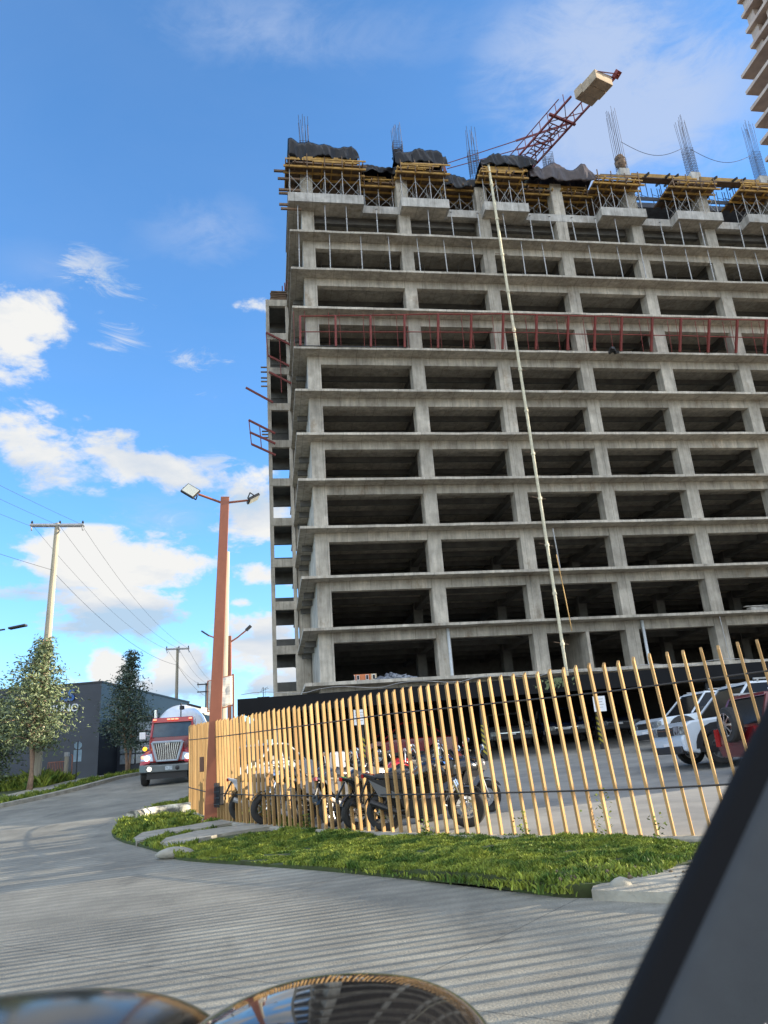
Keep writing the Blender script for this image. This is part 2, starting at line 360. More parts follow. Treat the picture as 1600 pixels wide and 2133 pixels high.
WIREM = mat('dark_wire', (0.03, 0.027, 0.025), rough=0.6)
REDPOST = mat('rust_red_paint', (0.30, 0.095, 0.045), (0.23, 0.07, 0.033), rough=0.5, scale=2.5, stretch=(1, 1, 0.3))
REDSTEEL = mat('red_steel', (0.20, 0.028, 0.02), (0.13, 0.02, 0.015), rough=0.6, scale=3)
GALV = mat('galvanised', (0.42, 0.42, 0.41), (0.28, 0.28, 0.28), rough=0.5, metal=0.3, scale=6)
DARKST = mat('dark_steel', (0.035, 0.036, 0.04), rough=0.5, metal=0.4)
REBARM = mat('rebar', (0.10, 0.085, 0.09), (0.06, 0.05, 0.055), rough=0.7, metal=0.3)
YTIMBER = mat('yellow_timber', (0.44, 0.26, 0.06), (0.27, 0.155, 0.04), rough=0.7, scale=3, rnd=0.2)
PLYM = mat('brown_plywood', (0.20, 0.13, 0.08), (0.10, 0.065, 0.04), rough=0.8, scale=2, rnd=0.2)
TARPM = mat('black_plastic', (0.010, 0.011, 0.015), (0.005, 0.006, 0.008), rough=0.30, spec=0.25, scale=3, bump=0.35, bscale=3)
POLEM = mat('pole_concrete', (0.36, 0.32, 0.235), (0.27, 0.245, 0.19), rough=0.85, scale=1.5, stretch=(3, 3, 0.5))
PIPEM = mat('pale_pipe', (0.62, 0.58, 0.42), (0.45, 0.42, 0.30), rough=0.5, scale=3)
BARK = mat('bark', (0.30, 0.20, 0.13), (0.19, 0.12, 0.08), rough=0.9, scale=6)
BLACKP = mat('black_plastic_part', (0.02, 0.02, 0.022), rough=0.45)
TYREM = mat('tyre_rubber', (0.018, 0.018, 0.018), (0.03, 0.028, 0.026), rough=0.85, scale=8)
CHROME = mat('chrome', (0.75, 0.76, 0.78), rough=0.14, metal=1.0)
ALLOY = mat('alloy', (0.48, 0.49, 0.5), rough=0.3, metal=0.8)
GLASSD = mat('dark_glass', (0.010, 0.011, 0.012), rough=0.12, spec=0.3)
WHITEP = mat('white_paint', (0.78, 0.79, 0.80), (0.70, 0.71, 0.73), rough=0.3, scale=1, coat=0.6)
# ------------------------------------------------------------------ draped sheets
def clip_cell(poly, x0, x1, y0, y1):
    def cl(P, ins, inter):
        O = []
        for i in range(len(P)):
            a = P[i - 1]; b = P[i]; ia, ib = ins(a), ins(b)
            if ib:
                if not ia: O.append(inter(a, b))
                O.append(b)
            elif ia: O.append(inter(a, b))
        return O
    def ix(v): return lambda a, b: (v, a[1] + (b[1] - a[1]) * (v - a[0]) / (b[0] - a[0]))
    def iy(v): return lambda a, b: (a[0] + (b[0] - a[0]) * (v - a[1]) / (b[1] - a[1]), v)
    P = cl(poly, lambda p: p[0] >= x0, ix(x0))
    if P: P = cl(P, lambda p: p[0] <= x1, ix(x1))
    if P: P = cl(P, lambda p: p[1] >= y0, iy(y0))
    if P: P = cl(P, lambda p: p[1] <= y1, iy(y1))
    return P
def drape(poly, step, zf):
    mb = MB(); xs = [p[0] for p in poly]; ys = [p[1] for p in poly]
    i0, i1 = int(math.floor(min(xs) / step)), int(math.ceil(max(xs) / step)); j0, j1 = int(math.floor(min(ys) / step)), int(math.ceil(max(ys) / step))
    for i in range(i0, i1):
        for j in range(j0, j1):
            P = clip_cell(poly, i * step, (i + 1) * step, j * step, (j + 1) * step)
            Q = []
            for p in P:
                if not Q or (abs(p[0] - Q[-1][0]) + abs(p[1] - Q[-1][1])) > 1e-6: Q.append(p)
            if len(Q) >= 3: mb.poly([(x, y, zf(x, y)) for x, y in Q])
    return mb
def fixup(o):
    b = bmesh.new(); b.from_mesh(o.data); bmesh.ops.remove_doubles(b, verts=b.verts, dist=1e-4); bmesh.ops.recalc_face_normals(b, faces=b.faces)
    for f in b.faces:
        if f.normal.z < 0: f.normal_flip()
    b.to_mesh(o.data); b.free(); return o
def slab_sheet(name, poly, mat_, zoff, step=0.5, thick=0.0, kind='structure', zf=None):
    """draped top plus vertical skirt down by thick"""
    f = zf or (lambda x, y: G(x, y) + zoff)
    mb = drape(poly, step, f)
    o = obj(name, mb, mat_); fixup(o)
    if thick:
        b = bmesh.new(); b.from_mesh(o.data)
        be = [e for e in b.edges if len(e.link_faces) == 1]
        r = bmesh.ops.extrude_edge_only(b, edges=be)
        for v in [g for g in r['geom'] if isinstance(g, bmesh.types.BMVert)]: v.co.z -= thick
        bmesh.ops.recalc_face_normals(b, faces=b.faces); b.to_mesh(o.data); b.free()
    if kind: o['kind'] = kind
    return o
def spline(P, n=8):
    out_ = []
    for i in range(len(P) - 1):
        p0 = P[max(i - 1, 0)]; p1 = P[i]; p2 = P[i + 1]; p3 = P[min(i + 2, len(P) - 1)]
        for k in range(n):
            t = k / n
            out_.append(tuple(0.5 * ((2 * p1[a]) + (-p0[a] + p2[a]) * t + (2 * p0[a] - 5 * p1[a] + 4 * p2[a] - p3[a]) * t * t + (-p0[a] + 3 * p1[a] - 3 * p2[a] + p3[a]) * t ** 3) for a in range(len(p1))))
    out_.append(tuple(P[-1])); return out_
def resample(P, s):
    L = [0]
    for a, b in zip(P, P[1:]): L.append(L[-1] + math.dist(a, b))
    o = []; d = 0; i = 0
    while d < L[-1]:
        while L[i + 1] < d: i += 1
        t = (d - L[i]) / max(1e-9, L[i + 1] - L[i]); o.append(tuple(P[i][k] + (P[i + 1][k] - P[i][k]) * t for k in range(2))); d += s
    return o
def offset(P, d):
    o = []
    for i, p in enumerate(P):
        a = P[max(i - 1, 0)]; b = P[min(i + 1, len(P) - 1)]; tx, ty = b[0] - a[0], b[1] - a[1]; l = math.hypot(tx, ty) or 1
        o.append((p[0] + ty / l * d, p[1] - tx / l * d))
    return o

# base ground out to the horizon
mb = MB()
xs = [-1500, -600, -250, -120, -70] + [-45 + 2 * i for i in range(56)] + [90, 140, 260, 600, 1500]
ys = [-600, -200, -80, -40] + [-20 + 2 * i for i in range(56)] + [110, 160, 300, 700, 1500, 3500]
for y in ys:
    for x in xs: mb.v.append((x, y, G(x, y) - 0.06))
w = len(xs)
for j in range(len(ys) - 1):
    for i in range(w - 1): mb.f.append((j * w + i, j * w + i + 1, (j + 1) * w + i + 1, (j + 1) * w + i))
structure('ground', mb, DIRT)

# fence base line, left end to the right end beyond the frame
FP = [(-4.9, 30.5), (-5.9, 27.5), (-6.32, 25.3), (-6.25, 23.56), (-5.48, 21.64), (-4.8, 20.12), (-4.22, 19.11), (-3.73, 18.3), (-3.13, 17.39), (-2.35, 16.33), (-1.7, 15.5), (-1.1, 14.78),
      (-0.39, 13.92), (0.39, 13.02), (1.06, 12.28), (1.69, 11.68), (2.26, 11.14), (2.76, 10.64), (3.21, 10.22), (4.0, 9.66), (5.0, 8.92), (6.1, 7.95), (7.2, 6.7), (8.2, 5.2), (9.0, 3.4)]
FPS = spline(FP, 6)
# kerb line of the near island
IS = [(-7.0, 31.5), (-7.45, 28.2), (-7.9, 25.3), (-7.85, 23.0), (-7.35, 20.6), (-6.9, 19.2), (-6.14, 17.7), (-5.3, 16.4), (-4.57, 15.2), (-3.84, 13.9), (-2.56, 12.57), (-1.4, 11.39), (-0.5, 10.36), (0.24, 9.43), (0.93, 8.52), (1.42, 7.85)]
ISS = spline(IS, 5)
DR = [(1.89, 7.56), (2.5, 6.9), (3.6, 5.9), (5.0, 4.8), (6.6, 3.2), (8, 1.0), (9, -3)]
LK = [(-24, 6), (-21.5, 14), (-18.6, 23), (-16.6, 29), (-15.88, 31.7), (-14.79, 35.84), (-14.06, 41.57), (-13.2, 50), (-12.0, 62), (-11, 80)]
LKS = spline(LK, 6)
road_poly = [(-30, -6)] + [(-28, 3)] + LKS + [(-4.5, 80), (-4.6, 50), (-6.2, 36)] + ISS + DR[:-1] + [(9, -6)]
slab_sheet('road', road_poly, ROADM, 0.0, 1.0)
lot_poly = FPS + [(30, 3.4), (30, 48), (-4.2, 48), (-4.6, 36)]
slab_sheet('parking_lot', lot_poly, LOTM, 0.045, 1.0)
# near side: kerbs
def kerb(name, line, width, h, m_, side=1, label=None):
    L0 = line; L1 = offset(line, width * side); mbk = MB()
    for (a, b, c, d) in zip(L0, L0[1:], L1[1:], L1):
        za, zb, zc, zd = [G(*p) for p in (a, b, c, d)]
        mbk.hexa([(*a, za - .1), (*b, zb - .1), (*c, zc - .1), (*d, zd - .1), (*a, za + h), (*b, zb + h), (*c, zc + h), (*d, zd + h)])
    return structure(name, mbk, m_, fix=True)
kerb('kerb_left', LKS, 0.35, 0.15, KERBM, -1)
# painted stretch of kerb at the island nose, slightly rounded
pk = [(-7.3, 22.6), (-6.9, 22.35), (-6.4, 22.6), (-5.9, 23.6)]
def ridge(name, line, wd, h, m_):
    mbr = MB(); prof = [(-1, -0.3), (-0.95, 0.7), (-0.6, 1.0), (0.6, 1.0), (0.95, 0.7), (1, -0.3)]; k = len(prof)
    for i, p in enumerate(line):
        a = line[max(i - 1, 0)]; b = line[min(i + 1, len(line) - 1)]; t = Vector((b[0] - a[0], b[1] - a[1])).normalized(); n_ = Vector((t.y, -t.x))
        for q, z in prof: mbr.v.append((p[0] + n_.x * q * wd / 2, p[1] + n_.y * q * wd / 2, G(*p) + z * h))
    for i in range(len(line) - 1):
        for j in range(k - 1): mbr.f.append((i * k + j, i * k + j + 1, (i + 1) * k + j + 1, (i + 1) * k + j))
    mbr.f.append(tuple(range(k))); mbr.f.append(tuple((len(line) - 1) * k + j for j in reversed(range(k))))
    return structure(name, mbr, m_, fix=True)
ridge('painted_kerb', spline([hit(*q_) for q_ in ((276, 1714), (305, 1707), (345, 1701), (380, 1697), (398, 1694))], 8), 0.5, 0.30, KERBP)
# curb under the fence
FL = resample(FPS, 0.30)
ridge('fence_footing', FL, 0.28, 0.10, KERBM)
# verge between kerb line and fence
def mound(x, y):
    return G(x, y) + 0.05 + 0.09 * max(0.0, 1 - abs(x - 1.0) / 2.6) * max(0.0, min(1.0, 1.3 - abs(y - 9.3) / 2.2)) + 0.03 * mnoise.noise((x * 1.3, y * 1.3, 0))
verge_poly = ISS + [(2.35, 7.9), (3.4, 8.7), (4.0, 9.3)] + [p for p in reversed(FPS) if p[0] < 3.9]
slab_sheet('verge', verge_poly, GRASSB, 0.0, 0.4, thick=0.12, zf=mound)
# driveway apron on the right and the two short concrete strips
def hp(px, py): return hit(px, py)
apron = [(1.62, 7.62), (1.68, 7.8), (2.0, 8.05), (2.6, 8.35), (3.3, 8.9), (4.2, 9.0), (5.2, 8.0), (7, 6), (8.5, 3), (8.2, 1.0), (6.6, 3.2), (5.0, 4.8), (3.6, 5.9), (2.5, 6.9)]
slab_sheet('driveway_apron', apron, KERBM, 0.085, 0.5, thick=0.15)
strip1 = [hp(*p) for p in [(278, 1756), (296, 1744), (322, 1739), (385, 1730), (428, 1722), (470, 1716), (492, 1722), (420, 1735), (350, 1744), (312, 1756), (284, 1764)]]
strip2 = [hp(*p) for p in [(333, 1768), (346, 1757), (410, 1742), (460, 1735), (530, 1725), (580, 1730), (520, 1740), (462, 1749), (420, 1759), (390, 1768), (345, 1779)]]
slab_sheet('path_strip', strip1, KERBM, 0.10, 0.3, thick=0.12)
slab_sheet('path_strip', strip2, KERBM, 0.11, 0.3, thick=0.12)
# left side: verge, pavement, planting
LO1 = offset(LKS, -0.35); LO2 = offset(LKS, -1.5); LO3 = offset(LKS, -3.1); LO4 = offset(LKS, -14)
def band(a, b): return list(a) + list(reversed(b))
slab_sheet('left_verge', band(LO1, LO2), GRASSB, 0.11, 1.0)
slab_sheet('pavement', band(LO2, LO3), KERBM, 0.14, 1.0)
slab_sheet('left_planting', band(LO3, LO4), GRASSB, 0.10, 1.0)

# grass blades
def inside(p, poly):
    x, y = p; c = False; j = len(poly) - 1
    for i in range(len(poly)):
        xi, yi = poly[i]; xj, yj = poly[j]
        if (yi > y) != (yj > y) and x < (xj - xi) * (y - yi) / (yj - yi + 1e-12) + xi: c = not c
        j = i
    return c
rg = random.Random(5)
def grass(name, poly, n, h0, h1, zf, avoid=(), dens=None, m_=GRASSM, label='short green grass', w0=0.012):
    mb_ = MB(); xs = [p[0] for p in poly]; ys = [p[1] for p in poly]; k = 0; tries = 0
    while k < n and tries < n * 12:
        tries += 1
        x = rg.uniform(min(xs), max(xs)); y = rg.uniform(min(ys), max(ys))
        if not inside((x, y), poly): continue
        if any(inside((x, y), a) for a in avoid): continue
        q = mnoise.noise((x * 0.8, y * 0.8, 3.3)) * 0.4 + mnoise.noise((x * 3.4, y * 3.4, 1.0)) * 0.6
        if dens and rg.random() > dens(x, y, q): continue
        if q < -0.30: continue
        h = rg.uniform(h0, h1) * (0.85 + 1.9 * q); a = rg.uniform(0, 6.283); l = rg.uniform(0.1, 0.9) * h
        if h < 0.02: continue
        z = zf(x, y) - 0.01; wd = w0 * rg.uniform(0.7, 1.6); dx, dy = math.cos(a), math.sin(a)
        p = Vector((x, y, z)); t = p + Vector((dx * l, dy * l, h)); s_ = Vector((-dy, dx, 0)) * wd; mid = p + Vector((dx * l * .35, dy * l * .35, h * .62))
        i = len(mb_.v); mb_.v += [tuple(p - s_), tuple(p + s_), tuple(mid + s_ * .8), tuple(t), tuple(mid - s_ * .8)]; mb_.f.append((i, i + 1, i + 2, i + 3, i + 4)); k += 1
    o = obj(name, mb_, m_); tag(o, label, 'grass', kind='stuff'); return o
vz = mound
near_poly = [p for p in ISS if p[1] < 14.2] + [(2.3, 7.95), (3.3, 9.0)] + [p for p in reversed(FPS) if p[0] < 3.3 and p[1] < 15.6]
dirtpatch = lambda x, y, q: (0.15 if (x > 1.35 and y < 8.9 - (x - 1.35) * 0.2 + 0.6 * q) else 1.0)
inner = offset(FPS, 0.0)
grass('grass', near_poly, 125000, 0.022, 0.068, vz, avoid=(strip2,), dens=dirtpatch, label='lush sunlit grass strip between the slatted fence and the road')
far_poly = [p for p in ISS if p[1] >= 13.8] + [p for p in FPS if p[1] >= 15.4 and p[1] < 30]
grass('grass', far_poly, 26000, 0.05, 0.12, vz, avoid=(strip1, strip2), label='grass on the island nose around the concrete strips', w0=0.016)
grass('grass', [(-3.7, 13.9), (-2.2, 13.2), (-.7, 13.9), (-1.5, 15.1), (-2.4, 16.2), (-4.2, 15.1)], 16000, 0.03, 0.085, vz, avoid=(strip2,), label='grass patch between the lower concrete strip and the fence foot')
tips = [(x, y) for x, y in ISS if 7.7 < y < 10.6]
gb = MB()
for i in range(5200):      # taller tufts overhanging the kerb edge
    x0, y0 = rg.choice(tips); x = x0 + rg.gauss(0.10, 0.10); y = y0 + rg.gauss(0.12, 0.10)
    if x > 1.5: continue
    h = rg.uniform(0.03, 0.10) * (1.0 if x > 0.2 else .7); a = rg.uniform(0, 6.283); l = h * rg.uniform(.2, 1.0); z = G(x, y) + .04
    p = Vector((x, y, z)); dx, dy = math.cos(a), math.sin(a); s_ = Vector((-dy, dx, 0)) * .011; t = p + Vector((dx * l, dy * l, h)); mid = p + Vector((dx * l * .3, dy * l * .3, h * .65))
    k = len(gb.v); gb.v += [tuple(p - s_), tuple(p + s_), tuple(mid + s_ * .8), tuple(t), tuple(mid - s_ * .8)]; gb.f.append((k, k + 1, k + 2, k + 3, k + 4))
tag(obj('grass_tuft', gb, GRASSM), 'taller dark green grass tufts overhanging the road edge', 'grass', kind='stuff')
grass('grass', band(offset([p for p in LKS if 24 < p[1] < 60], -0.4), offset([p for p in LKS if 24 < p[1] < 60], -1.45)), 14000, 0.08, 0.2, lambda x, y: G(x, y) + .11, label='rough grass along the far kerb beyond the road', w0=0.018)
grass('weeds', [(-20.6, 38.5), (-17.2, 38.2), (-16.9, 41.2), (-20.6, 42.5)], 14000, 0.15, 0.5, lambda x, y: G(x, y) + .1, label='bright green weeds round the foot of the pole and tree', w0=0.016)
# fallen stones and clods by the apron
sm = MB()
for i in range(34):
    x = 1.75 + rg.uniform(-.35, 1.3); y = 7.9 + rg.uniform(-.2, .9); r_ = rg.uniform(.012, .036)
    M_ = Matrix.Translation((x, y, vz(min(x, 3), y) + r_ * .5)) @ Euler((rg.random() * 3, rg.random() * 3, rg.random() * 3)).to_matrix().to_4x4()
    sm.lathe([(r_ * .5, -r_ * .7), (r_, -.1 * r_), (r_ * .8, r_ * .4), (r_ * .3, r_ * .8)], 6, M_)
tag(obj('soil_clod', sm, DIRT), 'clods of bare earth beside the driveway apron', 'soil', kind='stuff')
M_ = Matrix.Translation((1.92, 7.72, G(1.92, 7.72) + .06)) @ Matrix.Diagonal((.55, .45, .45, 1)) 
st = MB(); st.lathe([(.04, -.15), (.16, -.1), (.21, 0), (.18, .1), (.1, .17), (.02, .2)], 9, M_)
o = obj('kerb_stone', st, KERBM, smooth=True); tag(o, 'rounded broken concrete lump at the corner of the driveway apron', 'stone')
M_ = Matrix.Translation((-4.05, 14.35, G(-4, 14.4) + .06)) @ Matrix.Diagonal((1.5, 1.0, .6, 1))
st = MB(); st.lathe([(.04, -.15), (.19, -.1), (.24, 0), (.18, .1), (.1, .16), (.02, .18)], 9, M_)
o = obj('kerb_stone', st, KERBM, smooth=True); tag(o, 'pale boulder at the kerb beside the lower concrete strip', 'stone')

# ------------------------------------------------------------------ slat fence
FH = 2.36
fence = thing('slat_fence', 'curved fence of upright ochre slats round the parking lot', 'fence', (0, 0, 0))
SL = resample(FPS, 0.218)
sw, sd = 0.032, 0.066
smb = MB(); lean = 0.058
def slatmesh():
    mb_ = MB(); Lx = -lean * FH
    b0 = [(-sw / 2, -sd / 2, 0.0), (sw / 2, -sd / 2, 0.0), (sw / 2, sd / 2, 0.0), (-sw / 2, sd / 2, 0.0)]
    t0 = [(-sw / 2 + Lx, -sd / 2, FH - .06), (sw / 2 + Lx, -sd / 2, FH - .06), (sw / 2 + Lx, sd / 2, FH), (-sw / 2 + Lx, sd / 2, FH)]
    mb_.hexa(b0 + t0); return mb_
sme = slatmesh().mesh('slat'); sme.materials.append(SLATM)
frames = []
for i, p in enumerate(SL):
    a = SL[max(i - 1, 0)]; b = SL[min(i + 1, len(SL) - 1)]; ang = math.atan2(b[1] - a[1], b[0] - a[0]); z = G(*p) + 0.06
    frames.append((p, ang, z))
    o = bpy.data.objects.new('slat', sme); col.objects.link(o); o.parent = fence
    o.location = (p[0] + rg.gauss(0, .004), p[1], z + rg.gauss(0, .012)); o.rotation_euler = (0, rg.gauss(0, .0035), ang + R(10) + rg.gauss(0, .03)); o.scale = (1, 1, 1 - .055 * max(0, min(1, p[0] / 3.0)))
for hh, rad in ((FH - 0.42, 0.013), (0.63, 0.013)):
    pts = []
    for (p, ang, z) in frames:
        n_ = Vector((math.sin(ang), -math.cos(ang))); k = -lean * hh; sag = 0.0
        hz_ = hh * (1 - .055 * max(0, min(1, p[0] / 3.0))); pts.append((p[0] + n_.x * (sd / 2 + .012) + math.cos(ang) * k, p[1] + n_.y * (sd / 2 + .012) + math.sin(ang) * k, z + hz_ + sag))
    obj('rail', MB().path(pts, rad, 6), WIREM, fence, smooth=True)

# dark box and meter on the fence beside the lamp post
mbx = MB(); mbx.box(-.16, .16, -.05, .05, 0, .42); mbx.box(-.2, -.16, -.03, .03, .1, .36)
bx = thing('meter_cage', 'small dark cage of junction boxes strapped to the fence beside the lamp post', 'electrical box', (-4.38, 19.2, -0.52), R(-60))
obj('cage', mbx, DARKST, bx, bevel=.01)
mm = MB()
for i in range(7): mm.bar((-.2 + i * .065, -.07, -.05), (-.2 + i * .065, -.07, .5), .014)
for i in range(4): mm.bar((-.22, -.075, .02 + i * .14), (.22, -.075, .02 + i * .14), .014)
obj('grille', mm, DARKST, bx)
# ------------------------------------------------------------------ the unfinished building (local x along the front, y inwards)
BO = (-4.57, 42.0, 0.0)
bld = thing('unfinished_building', 'tall raw concrete frame of a building under construction with open floors', 'building', BO, UA)
FHT = 2.985; L0 = 4.74
def lev(k): return L0 + FHT * k
CU = [0.95, 7.75, 13.6, 19.45, 25.3, 31.2, 37.05, 42.9, 48.8]
U1 = 49.6; DEP = 15.0
cwid, cdep = 0.84, 0.85
# slabs
for k in range(0, 11):
    t = .15 if k else .18
    jag = MB(); n = 44; top = lev(k)
    # slab with a slightly uneven front edge
    fr = [(-.37 + (U1 + .37) * i / n, rg.gauss(0, .015)) for i in range(n + 1)]
    for z in (top - t, top):
        for x, y in fr: jag.v.append((x, y, z + rg.gauss(0, .006)))
        jag.v.append((U1, DEP, z)); jag.v.append((-.37, DEP, z))
    m_ = n + 3
    jag.f.append(tuple(range(m_))[::-1]); jag.f.append(tuple(m_ + i for i in range(m_)))
    for i in range(m_): j = (i + 1) % m_; jag.f.append((i, j, m_ + j, m_ + i))
    obj('slab', jag, CONC, bld, fix=True)
def at_u(me, name, mat_, x, y, z, rz=0):
    o = bpy.data.objects.new(name, me); col.objects.link(o); o.parent = bld; o.location = (x, y, z); o.rotation_euler = (0, 0, rz); return o
hcol = FHT - .15
cm = MB(); cm.box(-cwid / 2, cwid / 2, 0, cdep, 0, hcol); cme = cm.mesh('column'); cme.materials.append(CONC)
cmi = MB(); cmi.box(-.3, .3, 0, .6, 0, hcol); cmie = cmi.mesh('column'); cmie.materials.append(CONC_SHADE)
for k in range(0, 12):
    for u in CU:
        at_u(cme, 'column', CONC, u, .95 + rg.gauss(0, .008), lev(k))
        if k < 11: at_u(cmie, 'column', CONC_SHADE, u, 7.6, lev(k))
cb = MB(); cb.box(-cwid / 2, cwid / 2, 0, cdep, 0, 4.2); cbe = cb.mesh('column'); cbe.materials.append(CONC)
for u in CU: at_u(cbe, 'column', CONC, u, .95, L0 - .18 - 4.2)
# front beams, bay by bay
bh = .56
for k in range(0, 11):
    for a, b in [(CU[i] + cwid / 2, CU[i + 1] - cwid / 2) for i in range(8)]:
        m_ = MB(); m_.box(a + .002, b - .002, .98, 1.38, lev(k) - .15 - bh, lev(k) - .15 - .002)
        obj('beam', m_, CONC, bld)
# beams running inwards
for k in range(0, 11):
    for u in CU:
        m_ = MB(); m_.box(u - .2, u + .2, 1.82, 14.0, lev(k) - .15 - .5, lev(k) - .152); obj('beam', m_, CONC_SHADE, bld)
for k in range(0, 11):
    for w_ in (3.6, 5.8, 8.3, 10.4, 12.4):
        m_ = MB(); m_.box(-.1, U1 - .2, w_ - .11, w_ + .11, lev(k) - .15 - .34, lev(k) - .154); obj('joist', m_, CONC_SHADE, bld)
# back wall of blocks, bay by bay, with the ground floor opening
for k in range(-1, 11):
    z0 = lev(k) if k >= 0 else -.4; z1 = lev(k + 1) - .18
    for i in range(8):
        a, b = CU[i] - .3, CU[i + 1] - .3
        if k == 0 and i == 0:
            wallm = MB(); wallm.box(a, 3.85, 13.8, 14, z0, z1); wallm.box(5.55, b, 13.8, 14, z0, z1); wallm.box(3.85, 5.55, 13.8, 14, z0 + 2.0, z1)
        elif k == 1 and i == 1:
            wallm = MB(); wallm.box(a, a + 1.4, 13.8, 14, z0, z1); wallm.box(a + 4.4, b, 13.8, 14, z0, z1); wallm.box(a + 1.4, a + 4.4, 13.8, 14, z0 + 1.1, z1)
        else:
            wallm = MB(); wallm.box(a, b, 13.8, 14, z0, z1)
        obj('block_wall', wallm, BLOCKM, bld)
    wallm = MB(); wallm.box(.55, .75, 1.82, 13.78, z0, z1 - .02); obj('side_wall', wallm, CONC_SHADE if k > 5 else CONC, bld)
# a wall panel standing in the ground floor bay
m_ = MB(); m_.box(16.5, 16.7, 1.0, 4.5, lev(0), lev(1) - .16); obj('wall_panel', m_, CONC, bld)
# L11: stepped slab with protruding trays
z11 = 37.42
m_ = MB(); m_.box(-.37, U1, 1.36, DEP - .5, z11 - .1, z11 + .05); obj('slab', m_, CONC, bld)
TR = [(-.4, 4.78), (7.42, 10.85), (13.42, 16.7), (22.2, 25.7), (28.15, 31.8), (33.9, 37.5), (39.8, 43.4), (45.6, 49.2)]
px_ = -.4
for a, b in TR:
    if a > px_ + .5:
        m_ = MB(); m_.box(px_ + .003, a - .003, .95, 1.25, 37.0, 37.62); obj('upstand_beam', m_, FRESH, bld)
    px_ = b
    m_ = MB(); m_.box(a, b, 0.0, .14, 36.93, 37.66); m_.box(a, a + .14, .142, 1.3, 36.93, 37.66); m_.box(b - .14, b, .142, 1.3, 36.93, 37.66)
    obj('balcony_upstand', m_, FRESH, bld)
    m_ = MB(); m_.box(a + .142, b - .142, .144, 1.34, 36.96, 37.12); obj('balcony_slab', m_, CONC, bld)
m_ = MB()
for a, b in zip(CU, CU[1:]): m_.box(a + .43, b - .43, 1.9, 2.2, 36.75, 37.3)
obj('beam', m_, CONC_SHADE, bld)
# L11 columns (upper stub) and dark rear of the top floor
m_ = MB(); m_.box(.8, U1, 9.0, 9.2, z11 + .05, 39.9); obj('block_wall', m_, BLOCKM, bld)
m_ = MB(); m_.box(19.5, U1, 2.4, 9.5, 39.95, 40.4); obj('slab', m_, mat('blue_grey_concrete', (.13, .15, .19), (.09, .10, .13), rough=.8, scale=2), bld)  # slab in a darker blue-grey tone
for u in CU[4:]:
    m_ = MB(); m_.box(u - .4, u + .4, .95, 1.7, 40.3, 42.3); obj('column_stub', m_, FRESH, bld, bevel=.02)
# side wing at the rear left
WF = 8.8
def wing_member(name, *a, m=CONC):
    m_ = MB(); m_.box(*a); obj(name, m_, m, bld)
WTOP = 35.0
wing_member('wing_column', -1.98, -1.74, WF, WF + .5, 1.0, WTOP)
wing_member('wing_column', -.50, -.26, WF + .002, WF + .4, 1.0, WTOP)
wing_member('wing_wall', -.2, .54, WF + .1, WF + .4, 1.0, WTOP)
wing_member('wing_column', -1.98, -1.74, WF + 3.0, WF + 3.4, 1.0, WTOP)
for k in range(-1, 12):
    z = 5.2 + 2.982 * k
    if z > WTOP + .2: break
    wing_member('wing_beam', -1.99, .5, WF - .02, WF + .28, z - .5, z + .06)
    wing_member('wing_slab', -1.97, .5, WF + .28, WF + 3.0, z - .12, z + .02, m=CONC_SHADE)
    wing_member('wing_beam', -1.74, .5, WF + 3.0, WF + 3.28, z - .95, z + 1.0, m=CONC_SHADE)
    if k in (6, 7, 8, 9): wing_member('wing_infill', -1.74, .5, WF + 3.05, WF + 3.2, z + .45, z + 2.4, m=BLOCKM)
    wing_member('wing_beam', -1.97, -1.75, WF + .5, WF + 3.0, z - .45, z - .12, m=CONC_SHADE)
wing_member('wing_wall', -.49, .5, WF - .04, WF + .35, 1.0, 8.0)
# unseen blocks added right of the frame, shaped to shade the yard and road
def shade_block(u0, u1, w0, w1, z0, z1, step):
    z = z1
    while z > z0:
        m_ = MB(); m_.box(u0, u1, w0, w1, z - .25, z); obj('shade_block_slab', m_, CONC, bld)
        m_ = MB(); m_.box(u0 + .4, u1 - .4, w0 + .4, w1 - .4, max(z0, z - step), z - .25); obj('shade_block_wall', m_, BLOCKM, bld)
        z -= step
shade_block(36, 62, -7.2, -.4, -1, 12.3, 2.985)
def shade_block_abs(x0, x1, y0, y1, z0, z1):
    M_ = Matrix.Rotation(-UA, 4, 'Z') @ Matrix.Translation((4.57, -42, 0)); m_ = MB(); m_.box(x0, x1, y0, y1, z0, z1)
    m_.v = [tuple(M_ @ Vector(v)) for v in m_.v]; obj('low_shade_block', m_, CONC, bld)
shade_block_abs(24, 34, 24.0, 36, -1, 5.0); shade_block_abs(24, 27, 20.3, 23.0, -1, 4.7)

# loose things on the building -------------------------------------------------
def world_of(u, w_, z):
    c, s_ = math.cos(UA), math.sin(UA); return Vector((BO[0] + u * c - w_ * s_, BO[1] + u * s_ + w_ * c, z))
